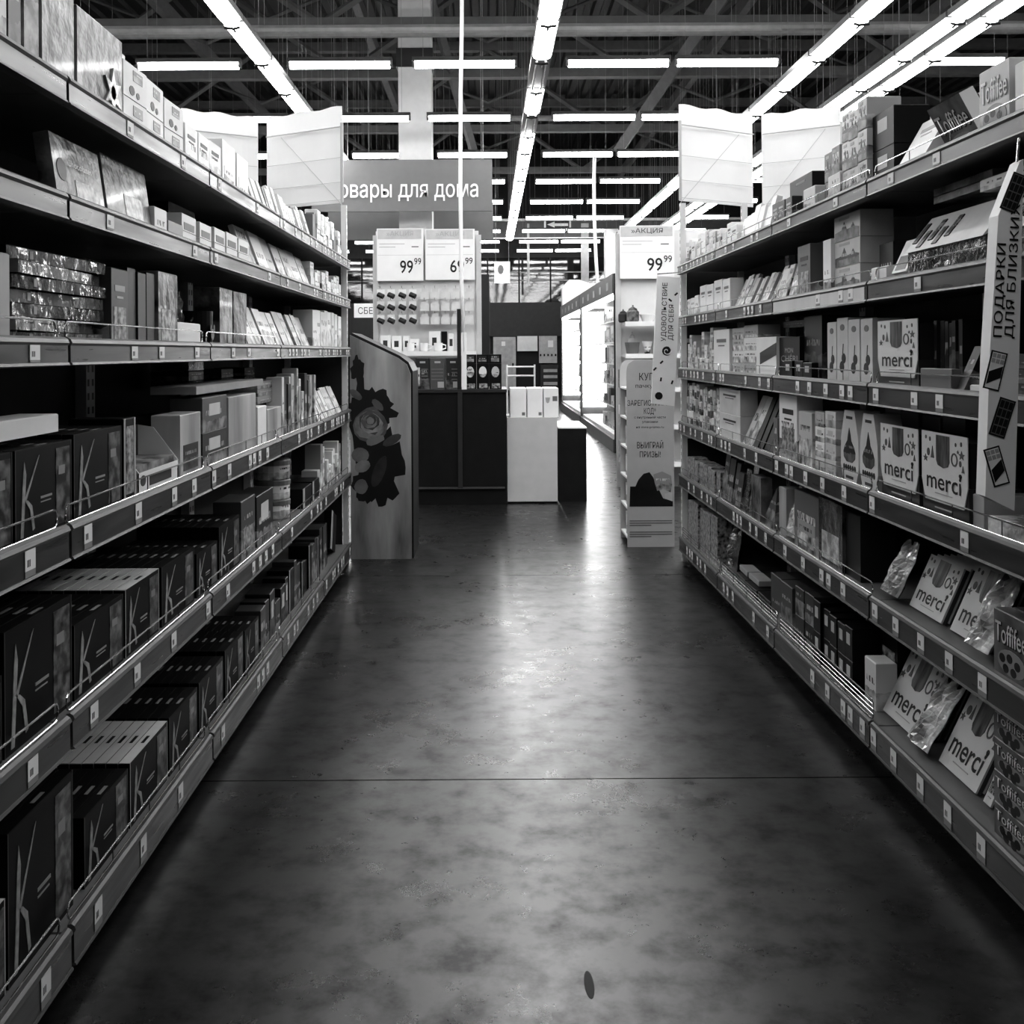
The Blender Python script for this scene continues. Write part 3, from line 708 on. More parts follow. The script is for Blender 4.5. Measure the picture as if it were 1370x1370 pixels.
fill('L', 1, 340, 420, [('leaning pale sweet packet', PR_LT2, (.05, .09), (.15, .2), .02, 16, None, 1), ('leaning white sweet packet', WHB, (.05, .09), (.15, .19), .02, 18, None, 1), ('leaning grey sweet packet', PR_MID, (.03, .05), (.14, .18), .02, 17, None, 1)], 11)
fill('L', 1, 421, 458, [('small pale box', PR_LT, (.07, .13), (.1, .17), .08, 0, None, 1), ('small grey box', MGREY, (.06, .1), (.16, .22), .05, 0, None, 1), ('small white box', PR_LT2, (.08, .14), (.08, .12), .08, 0, None, 2)], 12)
# second shelf
B('L', 2, -40, 74, 'dark flat packet lying flat', WRAPD, h=.03, t=.2)
B('L', 2, 79, 144, 'glossy chocolate box with script lettering', WRAP, yt=176, t=.04, v=.04, tilt=8, kids=lambda w1, h, t: [('lettering', text_mesh('Chocolates', mat('script_pale', .7, .4), h * .1, w1 * .5, 0), (0, -.004, h * .58)), ('picture', plate_mesh(-w1 * .1, w1 * .4, h * .05, h * .42, PR_PIC), (0, 0, 0)), ('nut_print', poly_mesh('nut', [disc(-.35 * w1, h * .5, w1 * .09, h * .16)], DGREY), (0, 0, 0))])
B('L', 2, 147, 206, 'glossy chocolate box with ribbon picture', WRAP, yt=205, t=.04, v=.04, tilt=8, kids=lambda w1, h, t: [('picture', plate_mesh(-w1 * .1, w1 * .3, h * .04, h * .5, PR_PIC), (0, 0, 0)), ('dot_print', poly_mesh('dots3', [disc(q * w1, h * .85, .005, .005, 8) for q in (-.1, 0, .1)], WHITE), (0, 0, 0))])
B('L', 2, 207, 224, 'small printed box', PR_LT, yt=275, t=.08)
B('L', 2, 226, 262, 'black carton with white label', BLK, yt=268, t=.1, v=.155, kids=pic_kids('label'))
B('L', 2, 226, 246, 'low grey carton', LGREY, yt=294, t=.06)
B('L', 2, 247, 335, 'white small carton with dark square', WHB, yt=284, t=.09, c=5, k=2, kids=pic_kids('pic', pic=MGREY))
B('L', 2, 336, 418, 'leaning pale greeting packet', PR_LT, yt=302, t=.022, tilt=20, c=7)
fill('L', 2, 419, 458, [('small white carton', PR_LT2, (.08, .14), (.06, .1), .1, 0, None, 2), ('small pale carton', PR_LT, (.08, .14), (.1, .14), .1, 0, None, 1)], 14)
# third shelf
B('L', 3, -80, 14, 'plain grey box side-on at the edge', LGREY, h=.2, t=.2)
B('L', 3, 22, 140, 'flat dark cellophane-wrapped box', WRAPD, h=.032, t=.24, k=7, v=.05, jit=True, kids=lambda w1, h, t: [('spine_label', plate_mesh(-w1 * .3, -w1 * .27, h * .2, h * .8, LGREY), (0, 0, 0))])
B('L', 3, 149, 172, 'dark gift box with pale cap', PR_DK2, yt=357, t=.12, kids=pic_kids('mix', LGREY))
B('L', 3, 174, 210, 'dark plain book-like box', CHAR, yt=360, t=.16, c=3)
B('L', 3, 212, 238, 'shiny printed gift box', WRAP, yt=362, t=.1, kids=pic_kids('pic'))
for i, (a, b) in enumerate(((222, 236), (237, 251))):
    d_, w_, _ = span('L', a, b, .12)
    put('L', 3, 'foil_bag', 'dark shiny bag behind white cube', 'bag', bag_mesh(w_, .05, .2, WRAPD, 40 + i), d_, .12)
B('L', 3, 237, 268, 'plain white cube box', WHB, h=.085, t=.085)
def mug(side, row, px, desc, m, r=.045, h=.1, v=.05):
    d = depth(side, px, v); mb = MB(); mb.lathe([(r * .9, 0), (r, .01), (r, h), (r * .93, h), (r * .9, .02)], 20, 0, (0, r))
    o = put(side, row, 'mug', desc, 'mug', mb.mesh('mug', m, smooth=False), d, v)
    hb = MB(); hb.tube([(-r, r, h * .8), (-r - .03, r, h * .7), (-r - .03, r, h * .35), (-r, r, h * .25)], .007, 6)
    k = ob('handle', hb.mesh('handle', m), o); return o
mg = mug('L', 3, 284, 'black mug with round animal face', BLK, .06, .14)
ob('face_print', poly_mesh('mugface', [disc(0, .05, .022, .022)], MGREY), mg, (.0, -.001, 0)); ob('ear', poly_mesh('ear', [disc(-.022, .075, .012, .014), disc(.022, .075, .012, .014)], DGREY), mg, (0, -.001, 0))
B('L', 3, 296, 334, 'crinkled foil gift box', WRAP, yt=384, t=.1, c=2)
B('L', 3, 336, 418, 'leaning pale chocolate bar in tray', PR_LT, yt=410, t=.016, tilt=22, c=10)
B('L', 3, 338, 416, 'low cardboard bar tray', MGREY, h=.035, t=.03, v=.016, c=5)
B('L', 3, 420, 458, 'white slim box in a close row', PR_LT2, yt=412, t=.12, c=8)
# fourth shelf
B('L', 4, 18, 95, 'black K box', None, yt=604, t=.03, n=6, me=kbox_mesh('dark'), kids=k_face)
B('L', 4, -70, 16, 'black K box', None, h=.21, t=.03, n=6, me=kbox_mesh('dark'), kids=k_face)
B('L', 4, -60, 78, 'long pale carton lying on the black boxes', WHB, h=.045, t=.1, dz=.232, v=.06)
B('L', 4, 97, 162, 'black K box', None, yt=582, t=.03, n=6, me=kbox_mesh('dark'), kids=k_face)
B('L', 4, 164, 181, 'black box with pale frame and window', mat('k_black', .008, .5, spec=.07), yt=561, t=.16, kids=lambda w1, h, t: [('frame_print', plate_mesh(-w1 * .48, -w1 * .36, .0, h, LGREY), (0, 0, 0)), ('frame_print', plate_mesh(w1 * .36, w1 * .48, 0, h, LGREY), (0, 0, 0)), ('picture', plate_mesh(-w1 * .3, w1 * .3, h * .06, h * .9, PR_PIC), (0, 0, 0))])
def tray_mesh(w1, t, h):
    def mk():
        mb = MB(); x = w1 / 2
        mb.prism([(-x, 0), (x, 0), (x, h), (-x, h)], t - .004, t, 1)
        for e in (-x, x - .004): mb.sweep([(0, 0), (t, 0), (t, h), (.6 * t, h * .95), (0, h * .35)], e, e + .004, 0)
        mb.box(-x, x, 0, .004, 0, h * .34, 0); mb.box(-x + .01, x - .01, .01, t - .01, 0, h * .45, 2)
        return mb.mesh('display_tray', WHB, DGREY, PR_DK2)
    return cached(('tray', round(w1, 3), round(h, 3)), mk)
B('L', 4, 184, 238, 'open white display tray of small packets', None, yt=580, t=.14, me=tray_mesh, name='display_tray', kids=lambda w1, h, t: [('label_print', plate_mesh(-w1 * .25, w1 * .3, h * .08, h * .24, INK), (0, 0, 0)), ('ring_print', poly_mesh('trring', [disc(-.4 * w1, h * .2, w1 * .06, h * .09)], DGREY), (0, 0, 0))])
B('L', 4, 184, 228, 'dark upright carton behind the white tray', CHAR, yt=560, t=.06, v=.24, c=2)
B('L', 4, 240, 268, 'wooden printed gift box', WOODP, yt=556, t=.1, kids=pic_kids('pic', pic=PR_DK))
B('L', 4, 270, 303, 'dark striped canister box', PR_DK2, h=.13, t=.12, k=2, kids=pic_kids('label'))
B('L', 4, 305, 342, 'carved wooden gift box', WOODP, yt=532, t=.12)
B('L', 4, 262, 352, 'flat pale carton laid across the boxes', LGREY, h=.03, t=.17, dz=.275, v=.05)
B('L', 4, 344, 356, 'white small bag with dark loop', WHB, yt=545, t=.07)
B('L', 4, 344, 374, 'flat grey printed box, stacked', PR_MID, h=.035, t=.14, k=3, dz=.18, v=.09)
B('L', 4, 357, 376, 'wooden printed sleeve box', WOODP, yt=548, t=.1)
fill('L', 4, 378, 424, [('tall pale carton', PR_LT, (.05, .09), (.26, .36), .08, 0, None, 1), ('tall dark carton', PR_DK2, (.05, .08), (.22, .32), .08, 0, None, 1), ('tall busy printed carton', PR_BUSY, (.05, .08), (.2, .3), .08, 0, None, 1)], 21)
B('L', 4, 426, 458, 'leaning white card packet', PR_LT2, h=.2, t=.012, tilt=24, c=8)
for i, (px, n_) in enumerate(((258, 3), (300, 2), (330, 2), (380, 3))):
    d_ = depth('L', px, .25)
    for j in range(n_):
        put('L', 4, 'carton', 'flat dark box stacked at the back', 'box', box_mesh(.22, .16, .04, PR_DK2 if j % 2 else WRAPD), d_, .235, .0 + .27 + .042 * j - (.27 if i == 3 else 0), 0, 0, 0, (), 'packed goods on the left fourth shelf', (0, j, 1, n_))
# fifth shelf
for a, b, yt, top in ((-75, 0, None, 'dark'), (2, 94, 848, 'dark'), (96, 163, 838, 'dark'), (165, 211, 790, 'pale'), (214, 258, 760, 'dark'), (261, 289, 742, 'dark'), (291, 319, 706, 'dark')):
    B('L', 5, a, b, 'black K box' + (' with pale top' if top == 'pale' else ''), None, yt=yt, h=.19, t=.034, n=9, me=kbox_mesh(top), kids=k_face, name='chocolate_box')
for px in (160, 262):
    d_ = depth('L', px, .02); mb = MB(); mb.tube([(0, 0, .05), (.0, -.006, .065), (.03, -.008, .06), (.04, -.008, .0)], .003, 5)
B('L', 5, 321, 340, 'dark printed carton', PR_DK2, yt=672, t=.12, kids=pic_kids('pic'))
B('L', 5, 342, 364, 'dark speckled carton', PR_DK2, yt=665, t=.12, kids=pic_kids('label'))
B('L', 5, 310, 362, 'flat dark box stacked high behind', PR_DK, h=.035, t=.14, k=3, dz=.26, v=.255, c=2)
dt = depth('L', 384, .06)
for j in range(3):
    put('L', 5, 'cookie_tin', 'pale printed round tin', 'tin', tin_mesh(.19, 0, .105), dt, .05, j * .106, 0, 0, 0, (), 'printed tins on the left fifth shelf', (0, j, 1, 3))
for j, (a, b, yt) in enumerate(((404, 416, 655), (417, 426, 645))):
    B('L', 5, a, b, 'black box with pale edges', BLK, yt=yt, t=.12, kids=lambda w1, h, t: [('edge_print', plate_mesh(-w1 * .5, -w1 * .3, 0, h, LGREY), (0, 0, 0))])
fill('L', 5, 428, 458, [('small pale printed box', PR_BUSY, (.06, .1), (.12, .3), .1, 0, None, 1), ('small white printed box', PR_LT, (.06, .1), (.12, .26), .1, 0, None, 1)], 24)
# bottom shelf
for a, b, yt, top in ((-60, 3, None, 'pale'), (5, 94, 1118, 'dark'), (108, 168, 1096, 'dark'), (170, 221, 1022, 'pale'), (223, 261, 962, 'dark'), (263, 296, 915, 'dark'), (298, 323, 872, 'dark'), (325, 344, 845, 'dark')):
    B('L', 6, a, b, 'black K box' + (' with pale top' if top == 'pale' else ''), None, yt=yt, h=.21, t=.034, n=9, me=kbox_mesh(top), kids=k_face, name='chocolate_box')
fill('L', 6, 346, 386, [('dark gift carton', PR_DK, (.1, .16), (.16, .26), .12, 0, pic_kids('label'), 1), ('charcoal gift carton', PR_DK2, (.08, .14), (.14, .22), .12, 0, None, 1)], 25)
fill('L', 6, 388, 440, [('black slim box with pale edge', BLK, (.08, .14), (.18, .3), .12, 0, lambda w1, h, t: [('edge_print', plate_mesh(-w1 * .5, -w1 * .34, 0, h, LGREY), (0, 0, 0))], 1), ('dark slim gift box', PR_DK2, (.08, .14), (.2, .28), .12, 0, None, 1)], 26)
B('L', 6, 440, 447, 'black book box leaning sideways', BLK, h=.26, t=.05, roll=18, v=.06, kids=lambda w1, h, t: [('edge_print', plate_mesh(-w1 * .5, -w1 * .2, 0, h, LGREY), (0, 0, 0))])

# ------------------------------------------------------------------ RIGHT goods
# top shelf
B('R', 1, 1420, 1385, 'pale toffee box with lettering', mat('t_pale', .55, .4), h=.2, t=.06, kids=tof_kids(WHITE, MGREY))
B('R', 1, 1383, 1356, 'pale plain carton beside the toffee box', WHB, yt=72, t=.12, c=2)
B('R', 1, 1353, 1312, 'pale toffee box with lettering, standing', mat('t_pale', .55, .4), yt=76, t=.05, kids=tof_kids(WHITE, MGREY))
def tofbox(w1, t, h):
    def mk():
        mb = MB(); x = w1 / 2; mb.box(-x, x, 0, .002, 0, h, 0); mb.box(-x, x, .0021, t, 0, h, 1)
        return mb.mesh('toffee_box', TOFD, WHB)
    return cached(('tb', round(w1, 3), round(t, 3), round(h, 3)), mk)
B('R', 1, 1326, 1280, 'dark toffee box leaning out over the rail', None, h=.2, t=.05, n=2, v=.14, tilt=-28, me=tofbox, kids=tof_kids())
B('R', 1, 1238, 1202, 'pale carton with script, leaning back', WHB, h=.19, t=.04, tilt=30, v=.03, kids=pic_kids('title', LGREY))
B('R', 1, 1240, 1208, 'carton with old-town picture', WHB, k=2, yt=146, t=.1, v=.21, kids=pic_kids('towers'))
B('R', 1, 1198, 1169, 'black gift carton with small flower', BLK, k=2, yt=140, t=.13, v=.06, kids=pic_kids('label'))
B('R', 1, 1166, 1126, 'small carton with towers picture', PR_LT, k=3, yt=128, t=.13, c=3, kids=pic_kids('towers'))
B('R', 1, 1124, 1102, 'small city-print carton', PR_MID, k=2, yt=194, t=.12, c=2, v=.08, kids=pic_kids('towers'))
B('R', 1, 1120, 1086, 'plain pale low carton', PR_LT, yt=232, t=.1, c=2)
B('R', 1, 1088, 1058, 'black crate-like carton with barcode', BLK, yt=228, t=.16, v=.12, kids=lambda w1, h, t: [('barcode', plate_mesh(-w1 * .15, w1 * .25, h * .12, h * .28, LGREY), (0, 0, 0)), ('handle_slot', plate_mesh(-w1 * .2, w1 * .2, h * .85, h * .9, MGREY), (0, 0, 0))])
B('R', 1, 1060, 1031, 'dark small book-like packet', PR_DK2, yt=259, t=.05, c=3, kids=pic_kids('title', LGREY))
fill('R', 1, 1029, 985, [('white leaning packet', WHB, (.07, .13), (.15, .2), .03, 14, None, 1), ('white printed packet', PR_LT2, (.07, .13), (.14, .19), .03, 14, None, 1)], 31)
fill('R', 1, 984, 918, [('white small carton', WHB, (.1, .16), (.12, .2), .1, 0, pic_kids('title', MGREY), 1), ('white printed carton', PR_LT2, (.1, .16), (.12, .22), .1, 0, None, 1), ('pale low carton', PR_LT, (.08, .12), (.07, .1), .1, 0, None, 2)], 32)
# second shelf
B('R', 2, 1395, 1312, 'pale flat carton on the chalet boxes', PR_LT, h=.035, t=.2, dz=.228, v=.06)
B('R', 2, 1320, 1215, 'chalet-shaped gift box with pale roof', None, h=.19, t=.2, me=house_mesh, name='chalet_box', v=.02, kids=lambda w1, h, t: [('roof_print', poly_mesh('rp', [], INK), (0, 0, 0))] if False else ())
B('R', 2, 1400, 1334, 'chalet-shaped gift box with pale roof', None, h=.2, t=.2, me=house_mesh, name='chalet_box', v=.04)
B('R', 2, 1330, 1250, 'crumpled flat packet lying on top', WRAP, h=.025, t=.2, dz=.25, v=.1, k=2)
B('R', 2, 1213, 1193, 'pale card house front with window', WHB, h=.13, t=.08, tilt=25, kids=pic_kids('pic', pic=MGREY))
B('R', 2, 1196, 1177, 'dark framed picture carton', PR_DK2, yt=322, t=.08, v=.1)
B('R', 2, 1183, 1163, 'small white bottle-like box', WHB, h=.07, t=.04, c=2, v=.02)
B('R', 2, 1181, 1162, 'pale tea carton with fir trees, back row', PR_LT, yt=290, k=1, t=.14, v=.2, kids=pic_kids('towers'))
B('R', 2, 1152, 1117, 'pale tea carton with fir trees', mat('carton_cream', .62, .5), k=3, yt=280, t=.13, v=.05, c=1, kids=pic_kids('towers'))
B('R', 2, 1115, 1104, 'tall pale slim carton', PR_LT, yt=318, t=.08)
B('R', 2, 1103, 1086, 'dark tall slim carton', CHAR, yt=322, t=.1, v=.15)
B('R', 2, 1085, 1068, 'tall carton with busy picture', PR_MID, yt=325, t=.1, kids=pic_kids('mix'))
fill('R', 2, 1066, 1032, [('leaning patterned packet', PR_BUSY, (.07, .11), (.13, .2), .03, 16, None, 1), ('leaning round-print packet', PR_LT, (.07, .11), (.12, .19), .03, 16, pic_kids('pic'), 1)], 33)
fill('R', 2, 1030, 977, [('leaning striped packet', PR_BUSY, (.05, .09), (.16, .22), .02, 24, None, 1), ('leaning pale striped packet', PR_LT, (.05, .09), (.15, .22), .02, 24, None, 1)], 34)
B('R', 2, 976, 936, 'white upright tea carton', WHB, yt=370, t=.08, c=4, kids=pic_kids('title', MGREY))
B('R', 2, 934, 918, 'low white jar-like carton', PR_LT2, yt=395, t=.07, c=3)
# third shelf
B('R', 3, 1228, 1174, 'cream display box of chocolates', None, yt=426, t=.16, me=merci_display, kids=merci_disp_kids, name='display_box', cat='display box', v=.02)
B('R', 3, 1400, 1338, 'flat dark book box, loosely stacked', PR_DK, h=.04, t=.24, k=3, v=.05)
B('R', 3, 1330, 1297, 'flat pale-edged book lying down', WHB, h=.03, t=.2, v=.04)
B('R', 3, 1330, 1297, 'flat dark book lying on pale book', PR_DK, h=.03, t=.2, v=.05, dz=.032)
B('R', 3, 1294, 1282, 'slim dark book leaning back by tray', PR_DK, h=.15, t=.02, v=.03, tilt=24)
B('R', 3, 1284, 1247, 'thin dark chocolate book box', PR_DK, yt=424, t=.14, c=6, v=.07)
B('R', 3, 1276, 1233, 'grey low display tray front', MGREY, h=.075, t=.03, v=.02)
B('R', 3, 1168, 1103, 'tall pale carton with cherry print', mat('carton_cream', .62, .5), yt=420, t=.12, c=4, dz=0, kids=pic_kids('cherry'))
B('R', 3, 1100, 1076, 'tall dark gift carton with crest', PR_DK, yt=421, t=.12, v=.072, kids=lambda w1, h, t: [('crest', poly_mesh('cr', [disc(0, h * .6, .012, .016, 8)], MGREY), (0, 0, 0))])
o3 = B('R', 3, 1074, 1046, 'black chocolate box with pale lettering', BLK, h=.2, t=.1, v=.05, kids=lambda w1, h, t: [('lettering', text_mesh('MON', LGREY, h * .12, w1 * .4), (0, 0, h * .62)), ('lettering', text_mesh('CHÉRI', LGREY, h * .16, w1 * .8), (0, 0, h * .40))])
B('R', 3, 1084, 1048, 'small black low packet with pale print', BLK, h=.085, t=.03, v=.018, c=3, kids=pic_kids('label'))
B('R', 3, 1044, 1016, 'white angled box with dark band', WHB, yt=450, t=.1, kids=lambda w1, h, t: [('band', poly_mesh(('bd', round(w1, 3)), [[(-.3 * w1, h * .3), (.5 * w1, h * .55), (.5 * w1, h * .85), (-.3 * w1, h * .6)]], CHAR), (0, 0, 0))])
B('R', 3, 1014, 978, 'gift pack of foil-topped cups', PR_BUSY, yt=434, t=.12, k=4, c=2)
B('R', 3, 976, 955, 'white carton with curved top', WHB, yt=440, t=.08, kids=pic_kids('title', MGREY))
fill('R', 3, 954, 918, [('white small cup pack', PR_LT, (.07, .1), (.08, .1), .09, 0, None, 3), ('pale small cup pack', PR_BUSY, (.07, .1), (.07, .1), .09, 0, None, 2)], 36)
B('R', 3, 1112, 1046, 'flat dark box laid on top', PR_DK, h=.035, t=.16, dz=.25, v=.12, c=2)
# fourth shelf
B('R', 4, 1420, 1320, 'glossy mixed sweet bag lying down', WRAPW, h=.05, t=.2, k=1)
B('R', 4, 1316, 1300, 'plain grey carton beside display box', LGREY, h=.1, t=.15)
B('R', 4, 1298, 1235, 'cream display box of chocolates', None, yt=587, t=.16, me=merci_display, kids=merci_disp_kids, name='display_box', cat='display box', v=.02)
B('R', 4, 1228, 1177, 'cream display box of chocolates', None, yt=575, t=.16, me=merci_display, kids=merci_disp_kids, name='display_box', cat='display box', v=.02)
B('R', 4, 1290, 1180, 'plain grey carton behind display boxes', MGREY, h=.29, t=.12, v=.24, c=4)
B('R', 4, 1176, 1121, 'six-sided gift box with dark onion dome', None, yt=556, t=.1, c=2, me=hexbox_mesh, kids=hex_kids, name='gift_box', v=.03)
B('R', 4, 1118, 1088, 'small printed carton in a stack', PR_LT, k=4, h=.068, t=.1, c=2, v=.03, kids=pic_kids('label', pic=PR_MID))
B('R', 4, 1086, 1068, 'carton with portrait print', PR_BUSY, yt=553, t=.1)
B('R', 4, 1066, 1042, 'tall pale carton with dark flourish', PR_LT, yt=530, t=.12, c=1, kids=pic_kids('mix'))
B('R', 4, 1040, 1034, 'small grey slim packet', PR_MID, yt=560, t=.08)
B('R', 4, 1032, 1006, 'leaning black book-like box', BLK, yt=530, t=.02, tilt=22, c=4)
B('R', 4, 1005, 992, 'leaning pale printed card', PR_LT, yt=530, t=.015, tilt=24, c=2)
B('R', 4, 990, 962, 'pale cup carton', mat('carton_cream', .62, .5), k=2, yt=523, t=.1, c=1, kids=pic_kids('title', DGREY))
fill('R', 4, 961, 918, [('white yogurt-cup pack', PR_LT, (.07, .1), (.085, .1), .1, 0, pic_kids('pic', pic=DGREY), 3), ('pale cup pack with dots', PR_BUSY, (.07, .1), (.085, .1), .1, 0, None, 3)], 38)
# fifth shelf
B('R', 5, 1440, 1377, 'toffee box in an upright row', TOFD, h=.125, t=.05, n=3, kids=tof_kids(), k=1)
B('R', 5, 1375, 1327, 'toffee box in an upright row', TOFD, yt=836, t=.05, n=3, kids=tof_kids())
d_, w_, _ = span('R', 1350, 1286, .02)
put('R', 5, 'foil_bag', 'crumpled white foil bag between chocolate rows', 'bag', bag_mesh(.15, .045, .23, WRAPW, 5), 3.0, .012, .014, 0, 26, 0, (), 'sweet bags on the right fifth shelf', None, 0, .06)
MCARD = mat('card_cream', .7, .45, var=.05); MDARK = mat('card_side', .1, .45)
def mercibox(w1, t, h):
    def mk():
        mb = MB(); x = w1 / 2; mb.box(-x, x, 0, .006, 0, h, 0); mb.box(-x, x, .0061, t, 0, h - .002, 1)
        return mb.mesh('chocolate_box', MCARD, MDARK)
    return cached(('mb', round(w1, 3), round(t, 3), round(h, 3)), mk)
def mrow(row, xa, xb, yt, n=8, tilt=24, desc='cream chocolate box, tilted row', t=.019):
    B('R', row, xa, xb, desc, None, yt=yt, t=t, n=n, tilt=tilt, me=mercibox, kids=merci_kids, name='chocolate_box', group='tilted chocolate boxes', v=.085)
mrow(5, 1322, 1268, 782, 8); mrow(5, 1257, 1214, 765, 8)
put('R', 5, 'foil_bag', 'crumpled white foil bag before the chocolate row', 'bag', bag_mesh(.16, .05, .2, WRAPW, 6), 3.71, .03, .014, 0, 26, 0, (), 'sweet bags on the right fifth shelf', None, 0, .05)
B('R', 5, 1182, 1150, 'dark low carton leaning in the gap', PR_DK, h=.12, t=.1, v=.2, roll=-12)
B('R', 5, 1150, 1130, 'dark plain tall carton', CHAR, yt=692, t=.14, v=.05)
B('R', 5, 1128, 1096, 'glossy dark gift box', WRAPD, yt=678, t=.16, kids=pic_kids('pic', pic=WRAPW))
B('R', 5, 1095, 1062, 'wooden-look gift box with ribbon', PR_MID, yt=668, t=.14, kids=pic_kids('pic', pic=PR_BUSY))
d_ = 4.878; put('R', 5, 'foil_bag', 'pale twisted bag standing on the rail side', 'bag', bag_mesh(.12, .06, .24, WRAPW, 9), d_, .02, .012, 0, 12, 0, (), None, None, 0, .06)
B('R', 5, 1051, 1041, 'narrow wooden printed box', WOODP, yt=655, t=.1, v=.05)
dq, wq, _ = span('R', 1034, 1018, .04)
put('R', 5, 'gift_cone', 'pyramid gift box with dark print', 'box', cone_mesh(wq, .1, .2, PR_DK2), dq, .04)
B('R', 5, 1017, 1004, 'shiny upright slim packet', WRAP, yt=640, t=.06)
fill('R', 5, 1002, 962, [('dark hanging gift packet', PR_DK2, (.09, .14), (.18, .28), .05, 8, None, 1), ('dark shiny gift packet', WRAPD, (.09, .14), (.2, .28), .05, 8, None, 1)], 41)
B('R', 5, 961, 918, 'small dark sweet jar pack', PR_PIC, h=.15, t=.1, c=8)
# bottom shelf
for j in range(4):
    B('R', 6, 1440, 1377, 'stacked toffee box at the edge', TOFD, h=.090, t=.2, dz=.001 + j * .0912, kids=tof_kids(), v=.03)
    B('R', 6, 1374, 1326, 'stacked toffee box', TOFD, h=.090, t=.2, dz=.001 + j * .0912, kids=tof_kids(), v=.03)
for o_ in GOODS[-8:]: o_[5]
mrow(6, 1322, 1311, 1000, 3, 24)
mrow(6, 1302, 1252, 955, 9, 26); mrow(6, 1224, 1178, 902, 9, 26)
put('R', 6, 'foil_bag', 'crumpled white foil bag between chocolate rows', 'bag', bag_mesh(.155, .05, .24, WRAPW, 7), 3.468, .03, .014, 0, 32, 0, (), None, None, 0, .05)
B('R', 6, 1178, 1162, 'small open tray with picture', PR_LT, h=.18, t=.08, v=.06)
B('R', 6, 1160, 1138, 'black box with building picture', BLK, k=2, h=.14, t=.12, kids=pic_kids('pic'))
B('R', 6, 1137, 1086, 'black small carton with pale label', BLK, k=2, h=.13, t=.12, c=5, kids=pic_kids('label'))
B('R', 6, 1085, 1060, 'dark carton, stacked beside labelled cartons', PR_DK2, k=2, h=.14, t=.12, c=2)
B('R', 6, 1058, 1028, 'dark upright patterned carton', PR_DK2, h=.24, t=.16, c=2)
B('R', 6, 1012, 985, 'flat pale packet lying on dark trays', LGREY, h=.03, t=.08, v=.08, c=2, dz=.064)
B('R', 6, 1026, 980, 'dark low sweet tray', PR_DK, h=.06, t=.24, v=.05, c=3)
put('R', 6, 'foil_bag', 'dark gift bag with pale print', 'bag', bag_mesh(.24, .08, .26, WRAPD, 8), 6.30, .05, .014, 0, 10, 0, (), None, None, 0, .06)
B('R', 6, 957, 918, 'dark carton with white zigzag print', PR_PIC, h=.15, t=.1, c=5, k=2)

# labels that single each one out
from collections import defaultdict
grp = defaultdict(list)
for t_ in GOODS: grp[(t_[1], t_[2], t_[3])].append(t_)
for (desc, side, row), L_ in grp.items():
    shelf = '%s %s shelf' % (SIDE[side]['word'], SHELF[row])
    ds = sorted({round(t_[4], 3) for t_ in L_})
    zs = defaultdict(set)
    for t_ in L_: zs[round(t_[4], 3)].add(round(t_[0].matrix_basis.translation.z, 3))
    vsx = defaultdict(set)
    for t_ in L_: vsx[(round(t_[4], 3), round(t_[0].matrix_basis.translation.z, 3))].add(round(abs(t_[0].matrix_basis.translation.x), 4))
    for t_ in L_:
        o, d = t_[0], round(t_[4], 3); z = round(o.matrix_basis.translation.z, 3); x_ = round(abs(o.matrix_basis.translation.x), 4)
        q = [desc]
        zz = sorted(zs[d]); vv = sorted(vsx[(d, z)])
        if len(vv) > 1: q.append('%s back' % nth(vv.index(x_) + 1) if vv.index(x_) else 'frontmost')
        if len(zz) > 1: q.append('%s up' % nth(zz.index(z) + 1) if zz.index(z) else 'lowest')
        if len(ds) > 1: q.append('%s from near end' % nth(ds.index(d) + 1))
        o['label'] = ', '.join(q) + ', ' + shelf

# ------------------------------------------------------------------ hanging banners on the right shelf
BAN = mat('banner_white', .86, .55, var=.04)
def banner(pts_front, y, th, label, text1, text2, kids):
    e = bpy.data.objects.new('hanging_banner', None); COL.objects.link(e); e.location = (0, y, 0); tag(e, label, 'banner', 'promotional banners')
    ob('sheet', MB().prism(pts_front, 0, th).mesh('sheet', BAN), e)
    return e
def rot_text(parent, s, m, cap, length, x, z, lean=0.0, bold=.005):
    """lettering that runs upwards, its base line to the right"""
    me = text_mesh(s, m, cap, length, bold)
    o = ob('lettering', me, parent, (x, -.001, z)); o.rotation_euler = (0, R(-90 + lean), 0); return o
